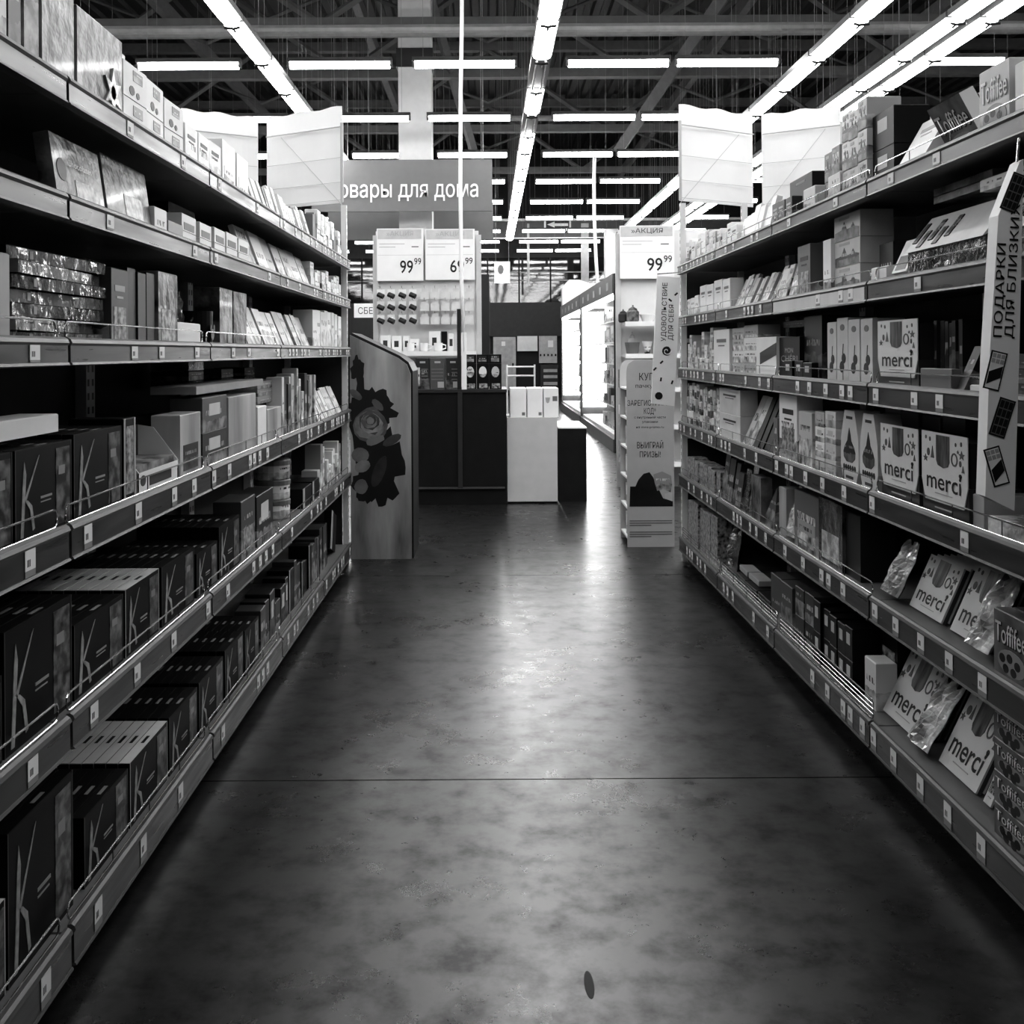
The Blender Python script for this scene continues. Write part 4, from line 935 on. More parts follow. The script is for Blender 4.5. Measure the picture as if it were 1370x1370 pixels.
# near banner, hung from the second shelf, leaning a little
d = 2.62
c = [PX(x, y, d) for x, y in ((1317, 668), (1356, 688), (1364, 470), (1371, 217), (1366, 220), (1337, 292), (1324, 480))]
nb = banner(c, d, .05, 'near white hanging banner with chocolate bar drawings', '', '', ())
x, z = PX(1343, 390, d); rot_text(nb, 'ПОДАРКИ', INK, .022, .24, x + .0, z - .005, 3)
x, z = PX(1360, 362, d); rot_text(nb, 'ДЛЯ БЛИЗКИХ', INK, .022, .345, x, z - .01, 3.5)
def bar_icon(parent, px, py, ang, half):
    x, z = PX(px, py, d); W, H_ = .021, .05
    mb = MB(); mb.box(-W, W, -.0015, 0, -H_, H_, 0); mb.box(-W + .004, W - .004, -.0025, -.0015, -H_ + .004, H_ - .004, 1)
    if half:
        mb.prism([(-W + .005, -H_ * .1), (W - .005, H_ * .3), (W - .005, -H_ * .3), (-W + .005, -H_ + .012)], -.0035, -.0025, 2)
        rows, cols = range(2), 3; z0 = H_ * .38
    else: rows, cols = range(4), 3; z0 = -H_ + .007
    for r_ in rows:
        for c_ in range(cols):
            cx = -W + .0045 + c_ * .0115; cz = z0 + r_ * (.014 if half else .0225)
            mb.box(cx, cx + .0095, -.0032, -.0025, cz, cz + (.011 if half else .019), 2 if not half else 3)
    o = ob('chocolate_drawing', mb.mesh('drawing', INK, BAN if half else MGREY, INK, LGREY), parent, (x, -.0005, z)); o.rotation_euler = (0, R(ang), 0)
bar_icon(nb, 1331, 500, 14, True); bar_icon(nb, 1340, 563, 18, False); bar_icon(nb, 1332, 628, -16, True); bar_icon(nb, 1358, 262, 22, False)
hk = MB(); a = PX(1368, 219, d); hk.tube([(a[0], .02, a[1]), (a[0] + .004, .02, a[1] + .05), (a[0] + .006, .02, a[1] + .062)], .004, 6); ob('hook', hk.mesh('hook', CHROME), nb)
# far banner
d = 7.33
c = [PX(x, y, d) for x, y in ((871, 541), (902, 545), (911, 373), (880, 370))]
fb = banner(c, d, .02, 'far white hanging banner with spiral drawing at shelf end', '', '', ())
x, z = PX(892, 419, d); rot_text(fb, 'УДОВОЛЬСТВИЕ', INK, .035, .42, x, z, 2)
x, z = PX(901, 433, d); rot_text(fb, 'ДЛЯ СЕБЯ', INK, .035, .255, x, z, 2)
sp = MB(); cx, cz = PX(892, 471, d); pts = [(cx + (.004 + .0042 * t) * math.cos(t), -.004, cz + (.004 + .0042 * t) * math.sin(t)) for t in [k * .35 for k in range(22)]]
sp.prism(disc(cx, cz, .033, .033, 16), -.002, 0, 0); sp.tube(pts, .0035, 5, mi=1); ob('spiral_drawing', sp.mesh('spiral', INK, BAN), fb)
mb = MB(); cx, cz = PX(881, 531, d); mb.prism(disc(cx, cz, .028, .028, 10), -.002, 0)
for px, py, a in ((905, 395, 40), (897, 403, -40), (885, 486, 45), (876, 495, 45), (884, 509, 80), (899, 513, 70)):
    cx, cz = PX(px, py, d); s_, c_ = math.sin(R(a)), math.cos(R(a)); mb.prism([(cx + p * c_ - q * s_, cz + p * s_ + q * c_) for p, q in ((-.014, -.006), (.014, -.006), (.014, .006), (-.014, .006))], -.002, 0)
ob('confetti_drawing', mb.mesh('confetti', INK), fb)
hk = MB(); a = PX(880, 368, d); b = PX(911, 366, d); hk.tube([(a[0], 0, a[1]), (b[0], 0, b[1])], .004, 6); ob('hook', hk.mesh('hook', CHROME), fb)

# ------------------------------------------------------------------ rose-print display at the left shelf end
d = 7.64
e = bpy.data.objects.new('chocolate_stand', None); COL.objects.link(e); e.location = (0, d, 0); tag(e, 'floor stand with rose and hazelnut print on wood-grain side', 'display stand')
P = lambda x, y: PX(x, y, d)
out = [P(468, 748), P(549, 748), P(549, 500), P(544, 487), P(532, 478), P(468, 447)]
ob('side_panel', MB().prism(out, 0, .03).mesh('side', WOODP), e)
ob('body', MB().prism([P(470, 748), P(551.5, 748), P(551.5, 496), P(546, 484), P(534, 475), P(470, 444)], .031, .6).mesh('body', mat('stand_dark', .02, .4)), e)
rr = random.Random(2)
def blot(cx, cy, rx, ry, m, y, name, n=18, jag=.25, seed=0, rot=0):
    q = random.Random(seed); pts = []
    for k in range(n):
        a = 2 * math.pi * k / n; f_ = 1 + q.uniform(-jag, jag); u, v_ = rx * f_ * math.cos(a), ry * f_ * math.sin(a)
        pts.append(P(cx + u * math.cos(rot) - v_ * math.sin(rot), cy + u * math.sin(rot) + v_ * math.cos(rot)))
    return ob(name, MB().prism(pts, -y, 0).mesh(name, m), e)
CH = mat('choc_print', .02, .5)
blot(500, 545, 28, 30, CH, .001, 'crumb_print', 34, .3, 1); blot(505, 625, 30, 50, CH, .001, 'crumb_print', 40, .25, 2); blot(482, 570, 13, 60, CH, .0012, 'crumb_print', 30, .2, 4); blot(478, 492, 8, 18, CH, .001, 'crumb_print', 20, .3, 5)
blot(490, 648, 20, 22, CH, .0011, 'crumb_print', 24, .2, 9)
for i, (cx, cy, rx, ry, gv) in enumerate(((495, 568, 22, 24, .17), (494, 567, 20, 20, .30), (497, 564, 17, 16, .14), (496, 565, 15, 14, .34), (495, 563, 12, 11, .12), (494, 563, 10, 9, .28), (496, 561, 7, 7, .1), (495, 562, 5, 5, .26))):
    blot(cx, cy, rx, ry, pmat('rose_%d' % i, gv * .6, gv * 1.25, 9, .35, .65, .5), .002 + i * .0012, 'petal_print', 14, .09, 20 + i)
blot(501, 588, 13, 6, mat('rose_1b', .26, .5), .003, 'petal_print', 12, .1, 40, -.3)
blot(524, 588, 14, 6, mat('leaf_p', .10, .5, var=.4), .003, 'leaf_print', 10, .05, 41, -.5); blot(505, 541, 10, 5, mat('leaf_q', .16, .5, var=.4), .003, 'leaf_print', 10, .05, 42, .8); blot(476, 527, 10, 5, mat('leaf_q', .16, .5), .003, 'leaf_print', 10, .05, 43, .7)
blot(481, 608, 12, 10, mat('nut_1', .2, .5, var=.4), .003, 'nut_print', 14, .05, 44); blot(484, 623, 11, 8, mat('nut_2', .26, .5, var=.4), .004, 'nut_print', 14, .05, 45, -.4); blot(482, 650, 9, 10, mat('nut_1', .2, .5), .003, 'nut_print', 14, .05, 46)
blot(506, 630, 8, 22, mat('pod_p', .06, .5, var=.5), .003, 'pod_print', 14, .05, 47, .35)

# ------------------------------------------------------------------ promotional floor stand on the right
d = 8.05
e = bpy.data.objects.new('promo_stand', None); COL.objects.link(e); e.location = (0, d, 0); tag(e, 'pale cardboard promo stand with printed prize text and side shelves', 'display stand')
PS = mat('promo_card', .52, .5, var=.05); PSI = mat('promo_ink', .05, .5)
out = [P(838, 733), P(901, 733), P(901, 490), P(899, 485), P(892, 483), P(848, 483), P(841, 487), P(838, 495)]
ob('front_panel', MB().prism(out, 0, .012).mesh('front', PS), e)
ob('back_panel', MB().prism(out, .42, .43).mesh('back', PS), e)
ob('side_wall', MB().box(P(899, 0)[0], P(901, 0)[0], .013, .42, 0, 1.4).mesh('side', PS), e)
for k in range(6):
    z = .06 + .235 * k; ob('stand_shelf', MB().box(P(838.5, 0)[0], P(899, 0)[0], .013, .42, z, z + .015).mesh('sh', WHITE), e)
for s_, cy, hpx, wpx in (('КУПИ', 510, 10, 28), ('пачку МЕ', 520, 5.5, 38), ('ЗАРЕГИСТРИРУЙ', 544, 7.5, 60), ('КОД*', 555, 8, 16), ('с внутренней части', 561, 3.2, 42), ('упаковки', 567, 3.2, 21), ('на mms-promo.ru', 574, 3.2, 37), ('ВЫИГРАЙ', 601, 8.5, 35), ('ПРИЗЫ!', 613, 8, 28)):
    x, z = P(869, cy); ob('lettering', text_mesh(s_, PSI, hpx / F * d, wpx / F * d, .0), e, (x, -.001, z))
blk = [P(x, y) for x, y in ((841, 679), (899, 679), (899, 672), (886, 668), (880, 655), (873, 640), (868, 633), (860, 635), (853, 643), (849, 652), (842, 652))]
ob('picture', MB().prism(blk, -.001, 0).mesh('pic', mat('promo_pic', .02, .4, var=.5)), e)
ob('picture', MB().prism([P(x, y) for x, y in ((873, 636), (885, 632), (897, 638), (898, 650), (896, 660), (886, 656), (878, 658), (875, 648))], -.002, 0).mesh('pic', PR_MID), e)
ob('picture', MB().prism([P(x, y) for x, y in ((888, 662), (898, 660), (898, 672), (888, 668))], -.002, 0).mesh('pic', mat('promo_lite', .6, .5)), e)
for y0 in (698, 701, 704, 713, 716, 719): ob('fine_print', MB().box(P(841, 0)[0], P(898 if y0 not in (704, 719) else 870, 0)[0], -.001, 0, P(0, y0 + .8)[1], P(0, y0 - .6)[1]).mesh('fp', MGREY), e)
rr = random.Random(5)
for k in range(1, 6):
    for j in range(2):
        y0 = d + .06 + j * .17; x0 = P(839.5, 0)[0]; z = .06 + .235 * (k - 1) + .0155
        o = ob('sweet_pack', cached(('sp', j), lambda: MB().box(0, .12, 0, .15, 0, .15).mesh('pack', PR_BUSY if j else PR_LT)), None, (x0 + .01 + .02 * j, y0, z))
        tag(o, 'small sweet pack on the promo stand, %s shelf up, %s' % (nth(k), 'front' if j == 0 else 'back'), 'packet', 'sweet packs on the promo stand')

# ------------------------------------------------------------------ black island counter, pole, plinths
d = 10.34
e = bpy.data.objects.new('island_counter', None); COL.objects.link(e); e.location = (0, d, 0); tag(e, 'black island counter with foot ledge in the middle of the aisle end', 'counter')
CB = mat('counter_black', .022, .45, var=.2, spec=.12)
x0, x1 = P(554, 0)[0], P(677, 0)[0]; zt = P(0, 521)[1]
ob('body', MB().box(x0, x1, 0, .8, .0, zt - .03).mesh('body', CB), e)
ob('top', MB().box(x0 - .01, x1 + .005, -.02, .82, zt - .03, zt).mesh('top', mat('counter_top', .05, .35)), e)
ob('centre_strip', MB().box(P(612, 0)[0], P(618, 0)[0], -.02, 0, P(0, 655)[1], zt - .031).mesh('strip', mat('counter_strip', .05, .4)), e)
mb = MB(); mb.sweep([(-.015, .15), (0, .15), (0, .18), (-.03, .165)], x0 + .02, x1 - .02); ob('foot_ledge', mb.mesh('ledge', mat('counter_strip', .05, .4)), e)
ob('side_trim', MB().box(x0 - .012, x0, .0, .02, 0, zt - .2).mesh('trim', LGREY), e)
# dark boxes on the counter
zc = zt + .001
for i, (a, b) in enumerate(((551, 569.5), (570.5, 590.5), (592, 610.5))):
    xa, xb = P(a, 0)[0] + .03, P(b, 0)[0] + .03; h = P(0, 479)[1] - zt
    o = ob('appliance_box', box_mesh(xb - xa, .2, h, PR_DK if i != 1 else mat('box_grey_dark', .12, .45)), None, ((xa + xb) / 2, d + .12, zc)); wd = xb - xa
    tag(o, ['leftmost dark carton on the black counter with picture column', 'dark grey printed carton on the black counter, second from left', 'dark carton with barcode on the black counter beside the pole'][i], 'box', 'dark cartons on the black counter')
    ob('title_print', plate_mesh(-wd * .2, wd * .2, h * .84, h * .9, LGREY), o)
    for q in range(4): ob('text_print', plate_mesh(-wd * .42 if i == 1 else -wd * .1, wd * .38, h * (.3 + .11 * q), h * (.33 + .11 * q), MGREY), o)
    ob('barcode', plate_mesh(wd * .0, wd * .42, h * .05, h * .24, LGREY), o) if i else ob('picture', plate_mesh(-wd * .45, -wd * .2, h * .1, h * .7, PR_LT), o)
for i in range(3):
    a = 620.5 + 17 * i; xa, xb = P(a, 0)[0], P(a + 16.4, 0)[0]; wd = xb - xa; h = P(0, 487)[1] - zt
    o = ob('coffee_box', box_mesh(wd, .2, h, BLK), None, ((xa + xb) / 2, d + .09, zc))
    tag(o, 'black carton with round pale picture on counter, %s from the left' % nth(i + 1), 'box', 'black picture cartons on the counter')
    ob('picture', poly_mesh('oval_pic', [disc(0, h * .68, wd * .32, h * .22)], PR_LT), o); ob('picture', plate_mesh(-wd * .3, wd * .38, h * .03, h * .22, PR_PIC), o)
    o2 = ob('coffee_box', box_mesh(wd, .16, .095, BLK), None, ((xa + xb) / 2, d + .10, zc + h + .001))
    tag(o2, 'low black carton stacked on the picture cartons, %s from the left' % nth(i + 1), 'box', 'low black cartons on the counter')
    ob('picture', plate_mesh(-wd * .35, wd * .3, .02, .08, PR_DK2), o2)
# power pole and dark post rising from the counter
e = bpy.data.objects.new('power_pole', None); COL.objects.link(e); e.location = (0, d + .03, 0); tag(e, 'white power pole rising from black counter to the roof', 'pole')
mb = MB(); mb.tube([(P(620.5, 470)[0], 0, P(0, 470)[1]), (P(618, 380)[0], 0, P(0, 380)[1]), (P(617, 250)[0], 0, P(0, 250)[1]), (P(618, 120)[0], .05, P(0, 120)[1]), (P(620, 40)[0], .05, P(0, 40)[1]), (P(621, -60)[0], .1, P(0, -60)[1]), (P(622, -440)[0], .1, 8.4)], .021, 10)
ob('cable_conduit', mb.mesh('conduit', WHITE, smooth=True), e)
ob('socket_post', MB().box(P(617.5, 0)[0], P(624, 0)[0], -.02, .02, zc, P(0, 418)[1] - .2).mesh('post', WHITE), e)
ob('dark_post', MB().box(P(611.5, 0)[0], P(616.8, 0)[0], -.02, .03, zc, P(0, 413)[1]).mesh('post', mat('post_dark', .03, .4)), e)
mb = MB(); d2 = 18.0; a = [PX(x, y, d2) for x, y in ((797, 210), (796, 240), (796, 290), (798, 345), (800, 380))]
mb.tube([(x, d2, z) for x, z in a], .03, 8); tag(ob('power_pole', mb.mesh('conduit', WHITE)), 'thin white power pole far behind, left of the refrigerators', 'pole')
# white plinth, cartons, low dark box
e = bpy.data.objects.new('white_plinth', None); COL.objects.link(e); e.location = (0, 10.4, 0); tag(e, 'white block plinth beside the black counter', 'plinth')
xa, xb = PX(677.5, 0, 10.4)[0], PX(745, 0, 10.4)[0]; zt2 = PX(0, 559, 10.4)[1]
ob('body', MB().box(xa + .003, xb, 0, .7, .02, zt2).mesh('plinth', mat('plinth_white', .55, .5, var=.05)), e); ob('base', MB().box(xa + .01, xb - .01, .01, .69, 0, .02).mesh('base', BLACK), e)
for i, (a, b) in enumerate(((682, 704), (705, 726), (728.5, 748.5))):
    xq, xr = PX(a, 0, 10.45)[0], PX(b, 0, 10.45)[0]; wd = xr - xq - .003; h = .295
    o = ob('appliance_box', box_mesh(wd, .4, h, WHB), None, ((xq + xr) / 2 - (.012 if i == 2 else 0), 10.45, zt2 + .001))
    tag(o, 'white carton on the white plinth, %s' % ['left one', 'middle one', 'right one with cup drawing'][i], 'box', 'white cartons on the plinth')
    ob('fine_print', plate_mesh(wd * .22, wd * .42, h * .06, h * .17, MGREY), o) if i < 2 else (ob('cup_drawing', poly_mesh('cupd', [[(-.06, .2), (-.01, .2), (-.02, .15), (-.035, .14), (-.05, .15)]], LGREY), o), ob('picture', plate_mesh(wd * .1, wd * .42, h * .55, h * .72, MGREY), o))
e = bpy.data.objects.new('low_black_plinth', None); COL.objects.link(e); e.location = (0, 10.5, 0); tag(e, 'low black block with white top right of the white plinth', 'plinth')
xa, xb = PX(746.5, 0, 10.5)[0], PX(784, 0, 10.5)[0]; zt3 = PX(0, 574, 10.5)[1]
ob('body', MB().box(xa, xb, 0, 1.0, 0, zt3).mesh('b', CB), e); ob('top', MB().box(xa, xb + .004, -.004, 1.0, zt3, zt3 + .012).mesh('t', WHITE), e)

# ------------------------------------------------------------------ price-board end caps
def price_board(px0, px1, d, words, price, cents, label, py0=305, py1=374):
    x0, z1 = PX(px0, py0, d); x1, z0 = PX(px1, py1, d); wd = x1 - x0; h = z1 - z0
    e = bpy.data.objects.new('price_board', None); COL.objects.link(e); e.location = ((x0 + x1) / 2, d, z0); tag(e, label, 'price sign', 'big price signs')
    ob('board', MB().box(-wd / 2, wd / 2, 0, .01, 0, h).mesh('board', mat('board_white', .8, .5, var=.03)), e)
    ob('header', MB().box(-wd / 2 + .01, wd / 2 - .02, -.004, 0, h * .80, h * .985).mesh('header', mat('header_grey', .55, .5)), e)
    ob('lettering', text_mesh('»АКЦИЯ', mat('akcia_ink_%d' % int(words * 100), words, .5), h * .09, wd * .58, .006), e, (0, -.005, h * .86))
    ob('rule', MB().box(-wd / 2 + .01, wd / 2 - .02, -.0012, 0, h * .49, h * .495).mesh('rule', LGREY), e)
    for q in (.70, .64): ob('fine_print', MB().box(-wd * .45, wd * (.1 if q == .7 else -.1), -.0012, 0, h * q, h * (q + .012)).mesh('fp', LGREY), e)
    ob('fine_print', MB().box(wd * .25, wd * .4, -.0012, 0, h * .64, h * .66).mesh('fp', MGREY), e)
    ob('price', text_mesh(price, INK, h * .25, wd * .28, .01), e, (wd * .14, -.002, h * .15)); ob('price_cents', text_mesh(cents, INK, h * .13, wd * .15, .005), e, (wd * .38, -.002, h * .31))
    return e
d = 11.6
price_board(505, 567, d - .02, .45, '99', '99', 'left white price sign reading 99 above the peg display', 305, 375)
price_board(570, 636, d - .025, .45, '69', '99', 'white price sign reading 69 behind the power pole', 306, 374)
price_board(830, 903, d - .03, .12, '99', '99', 'white price sign reading 99 at the right end cap', 303, 374)
def endcap(px0, px1, label, shelves):
    e = bpy.data.objects.new('end_cap_shelf', None); COL.objects.link(e); x0, x1 = PX(px0, 0, d)[0], PX(px1, 0, d)[0]; e.location = ((x0 + x1) / 2, d + .05, 0); tag(e, label, 'shelving')
    wd = x1 - x0; zt_ = PX(0, 308, d)[1]
    ob('back_panel', MB().box(-wd / 2, wd / 2, .0, .03, 0, zt_).mesh('back', mat('peg_white', .68, .5, var=.04)), e)
    for sx in (-1, 1): ob('post', MB().box(sx * wd / 2 - .03, sx * wd / 2 + .03, -.04, .0, 0, zt_ - .05).mesh('post', SHELFW), e)
    for py in shelves:
        z = PX(0, py, d - .3)[1]; s_ = ob('shelf', MB().box(-wd / 2 + .03, wd / 2 - .03, -.38, -.041, z - .03, z).mesh('shelf', SHELFW), e); ob('price_rail', MB().box(-wd / 2 + .03, wd / 2 - .03, -.395, -.381, z - .045, z + .005).mesh('rail', WHITE), s_)
    return e
endcap(503, 641, 'white end cap shelf with peg hooks behind the black counter', (470,))
endcap(828, 948, 'white end cap shelf with jars and pots beside the promo stand', (432, 475, 520, 570, 620))
# hanging goods
hookm = MB(); hookm.tube([(0, 0, 0), (0, -.2, .01), (0, -.22, .025)], .004, 5); hookm = hookm.mesh('hook', CHROME)
brush = MB(); brush.box(-.04, .04, -.02, 0, .0, .05, 0); brush.tube([(-.028, -.03, -.005), (.034, -.05, -.035)], .03, 7, mi=1); brush = brush.mesh('pack', WHITE, mat('brush_dark', .025, .5))
whip = MB(); whip.box(-.035, .035, -.015, 0, .02, .06, 0); whip.box(-.05, .05, -.035, -.005, -.06, .02, 0); whip = whip.mesh('pack', mat('pack_clear', .62, .25))
for r_ in range(3):
    for c_ in range(9):
        px = (509, 523, 538, 552, 568, 582, 596, 610, 628)[c_]; py = (392, 408, 426)[r_]
        x, z = PX(px, py, d - .15)
        o = ob('hanging_pack', brush if c_ < 4 else whip, None, (x, d - .08 if c_ < 4 else d - .06, z))
        tag(o, '%s on a hook, %s row down, %s from the left' % ('dark brush pack' if c_ < 4 else 'clear hanging pack', nth(r_ + 1), nth(c_ + 1 if c_ < 4 else c_ - 3)), 'packet', 'packs on the peg hooks')
        ob('hook', hookm, o, (0, .12 if c_ < 4 else .1, .055))
# mugs and boxes on its shelf
zs = PX(0, 470, d - .3)[1]
for i, (a, b, py, m_) in enumerate(((509, 522, 448, 0), (524, 537, 449, 0), (539, 547, 449, 0), (548, 560, 453, 0), (574, 589, 443, 0), (590, 598, 443, 1), (600, 606, 446, 0))):
    xq, xr = PX(a, 0, d - .25)[0], PX(b, 0, d - .25)[0]; h = PX(0, py, d - .25)[1] - zs
    o = ob('mug_box', box_mesh(xr - xq, .1, max(.05, h), BLK if m_ else WHB), None, ((xq + xr) / 2, d - .2, zs + .001)); tag(o, '%s gift carton on the end cap shelf, %s from the left' % ('black' if m_ else 'white', nth(i + 1)), 'box', 'gift cartons on the end cap shelf')
    if not m_: ob('picture', plate_mesh(-.03 if xr - xq > .09 else -.015, .02, h * .3, h * .7, DGREY), o)
for i, px in enumerate((549, 567, 586)):
    x = PX(px, 0, d - .33)[0]; r = .042 if i < 2 else .048
    o = ob('mug', cached(('mugw', i), lambda: MB().lathe([(r * .85, 0), (r, .015), (r, .095), (r * .94, .095), (r * .9, .02)], 18).mesh('mug', WHITE, smooth=False)), None, (x, d - .265, zs + .001)); tag(o, 'white mug on the end cap shelf, %s from the left' % nth(i + 1), 'mug', 'mugs on the end cap shelf')
    hb = MB(); hb.tube([(r, 0, .08), (r + .035, 0, .07), (r + .035, 0, .035), (r, 0, .025)], .008, 6); ob('handle', hb.mesh('handle', WHITE), o)
# jars and pots on the right end cap
def jar(px, py, r, h, m_, label, prof=None, dd=.2, name='jar', cat='jar'):
    x = PX(px, 0, d - dd)[0]; z = PX(0, py, d - .3)[1] + .001
    pr = prof or [(r * .8, 0), (r, h * .12), (r, h * .6), (r * .7, h * .72), (r * .7, h * .78), (r * .35, h * .86), (r * .12, h * .92), (r * .14, h)]
    return tag(ob(name, MB().lathe([(a * (1 if prof is None else r), b * (1 if prof is None else h)) for a, b in pr], 18).mesh('jar', m_), None, (x, d - dd, z)), label, cat, 'pots and jars on the right end cap')
jar(847, 432, .07, .19, pmat('jar_glass', .04, .3, 8, .4, .6, .2), 'dark lidded glass jar on the right end cap')
jar(834, 432, .055, .15, DGREY, 'dark round canister behind the glass jar', dd=.09)
jar(866, 432, .085, .09, WHB, 'white printed bowl beside the glass jar', [(.6, 0), (1, .9), (1, 1), (.9, 1)], name='bowl', cat='bowl')
jar(846, 475, .085, .13, MGREY, 'grey planter pot on the second end cap shelf', [(.75, 0), (1, 1), (.92, 1)], dd=.25, name='pot', cat='pot')
jar(846, 475, .05, .25, LGREY, 'pale figurine standing behind the planter pot', dd=.09, name='figurine', cat='figurine')
jar(866, 475, .06, .14, PR_BUSY, 'patterned vase on the second end cap shelf', [(.5, 0), (.6, .4), (1, 1), (.9, 1)], name='vase', cat='vase')
jar(890, 475, .07, .2, DGREY, 'dark pot on the second end cap shelf', [(.7, 0), (1, 1), (.92, 1)], name='pot', cat='pot')
for i in range(4):
    for k in range(3):
        x = PX(832 + 11 * i, 0, d - .2)[0]; z = PX(0, (520, 570, 620)[k], d - .3)[1] + .001
        tag(ob('carton', box_mesh(.075, .12, .2 + .02 * ((i + k) % 3), (PR_DK2, PR_LT, PR_BUSY)[(i + k) % 3]), None, (x, d - .28, z)), 'narrow carton behind the promo stand, %s from left, end cap shelf %s down' % (nth(i + 1), nth(k + 3)), 'box', 'cartons on the right end cap')

# ------------------------------------------------------------------ department sign and column
d = 16.0
e = bpy.data.objects.new('department_sign', None); COL.objects.link(e); x0, z0 = PX(418, 282, d); x1, z1 = PX(660, 213, d); e.location = ((x0 + x1) / 2, d, z0); tag(e, 'grey overhead department sign with white Cyrillic lettering', 'sign')
wd, h = x1 - x0, z1 - z0
SG = mat('sign_grey', .21, .5, var=.04)
ob('board', MB().box(-wd / 2, wd / 2, 0, .05, 0, h).mesh('board', SG), e)
ob('lettering', text_mesh('Товары для дома', WHITE, h * .335, 2.35, .006, .02), e, (PX(641, 0, d)[0] - 2.35 / 2 - (x0 + x1) / 2, -.001, h * .27))
for sx in (-.3, .45): ob('hanger', MB().box(sx * wd - .006, sx * wd + .006, .02, .03, h, 8.4 - z0).mesh('hanger', TR2), e)
d = 17.6
x0, z0 = PX(440, 320, d); x1, z1 = PX(661, 270, d)
e = tag(ob('fascia_board', MB().box(x0, x1, d, d + .06, z0, z1).mesh('fascia', mat('fascia_grey', .2, .5, var=.04))), 'plain grey fascia board below and behind the department sign', 'board')
for q in (x0 + .7, x1 - .2): ob('hanger', MB().box(q - .008, q + .008, d + .02, d + .04, z1, 8.64).mesh('hanger', TR2), e)
x0, x1 = PX(535, 0, 16.6)[0], PX(579, 0, 16.6)[0]
e = bpy.data.objects.new('support_column', None); COL.objects.link(e); e.location = ((x0 + x1) / 2, 16.6, 0); tag(e, 'square pale support column behind the department sign', 'column'); e['kind'] = 'structure'
ob('shaft', MB().box(-(x1 - x0) / 2, (x1 - x0) / 2, 0, .5, 0, 8.5).mesh('shaft', mat('column_pale', .7, .6, var=.05)), e)
ob('collar', MB().box(-(x1 - x0) / 2 - .03, (x1 - x0) / 2 + .03, -.03, .53, PX(0, 89, 16.6)[1], PX(0, 64, 16.6)[1]).mesh('collar', DGREY), e)
x0 = PX(700, 0, 24)[0]
struct('roof_post', MB().box(x0, x0 + .3, 24, 24.3, 6.45, 8.62).mesh('col', mat('col_dark', .15, .5)), 'dark steel post dropping from the roof beside the middle light line')
x0 = PX(700, 0, 33)[0]
# ------------------------------------------------------------------ refrigerator row on the right, open-front cabinet on the left
FR = mat('fridge_frame', .16, .4); FRD = mat('fridge_dark', .02, .4); FIN = mat('fridge_inside', .8, .5); GL = emat('fridge_light', 7.0)
X0 = 1.9
FWORD = ('near', 'far')
for k in range(2):
    L_ = 5.7; y0 = 15.5 + 5.75 * k
    e = bpy.data.objects.new('refrigerator', None); COL.objects.link(e); e.location = (X0, y0, 0); tag(e, 'lit open refrigerator on the right, the %s one of two' % FWORD[k], 'refrigerator', 'refrigerator row')
    ob('end_panel', MB().box(0, .9, 0, .05, .0, 2.7).mesh('end', FRD if k == 0 else FR), e)
    ob('corner_post', MB().box(-.02, .21, -.03, .0, 0, 2.72).mesh('post', FRD if k == 0 else FR), e)
    ob('header', MB().box(-.03, .9, .051, L_, 2.42, 2.72).mesh('header', FR), e)
    for q in range(5): ob('header_plate', MB().box(-.034, -.03, .6 + q * 1.05, .85 + q * 1.05, 2.5, 2.62).mesh('plate', LGREY), e)
    ob('back_wall', MB().box(.7, .75, .051, L_, .2, 2.42).mesh('back', FIN), e)
    ob('far_jamb', MB().box(0, .69, L_ - .06, L_ - .001, .2, 2.42).mesh('jamb', FR), e)
    ob('base', MB().box(-.03, .9, .051, L_, 0, .2).mesh('base', FR), e); ob('floor_tray', MB().box(.02, .69, .052, L_ - .07, .2, .25).mesh('t', FIN), e)
    ob('lamp_strip', MB().box(.01, .08, .3, L_ - .1, 2.36, 2.41).mesh('lamp', GL), e)
    ob('lamp_strip', MB().box(.03, .5, L_ - .09, L_ - .062, .4, 2.35).mesh('lamp', GL), e)
    for q in range(5):
        z = .62 + .35 * q; ob('shelf', MB().box(.12, .69, .06, L_ - .1, z, z + .02).mesh('shelf', FIN), e)
    rr = random.Random(60 + k)
    for q in range(6):
        z = (.25 if q == 0 else .64 + .35 * (q - 1)) + .001; y = y0 + .12; i = 0
        while y < y0 + (2.6 if k == 0 else 2.0):
            wd = rr.choice((.15, .2, .3)); h = rr.choice((.16, .22, .27)); mi = rr.randrange(4)
            o = ob('fridge_pack', cached(('fp', wd, h, mi), lambda: MB().box(0, .3, 0, wd, 0, h).mesh('pack', (PR_BUSY, PR_LT, PR_DK2, PR_MID)[mi])), None, (X0 + .13, y, z))
            tag(o, '%s pack, %s from near end, %s shelf up, %s refrigerator' % (('busy printed', 'pale', 'dark', 'grey')[mi], nth(i + 1), nth(q + 1), FWORD[k]), 'packet', 'packs in the refrigerators')
            y += wd + rr.uniform(.02, .08); i += 1
e = bpy.data.objects.new('display_cabinet', None); COL.objects.link(e); e.location = (-.16, 15.5, 0); tag(e, 'dark tall cabinet frame with lit edge left of the back door', 'cabinet')
ob('front_post', MB().box(.0, .16, 0, .12, 0, 2.72).mesh('post', FRD), e); ob('side_panel', MB().box(.10, .165, .121, 6, .0, 2.6).mesh('side', FR), e)
ob('header', MB().box(-1.4, 0, 0, .12, 2.45, 2.72).mesh('header', FRD), e); ob('back_panel', MB().box(-1.4, .099, .8, .85, .0, 2.44).mesh('back', FIN), e)
ob('lamp_strip', MB().box(-.045, -.002, .02, .1, 1.75, 2.15).mesh('lamp', GL), e); ob('lamp_strip', MB().box(-.045, -.002, .02, .1, 1.3, 1.7).mesh('lamp', GL), e)

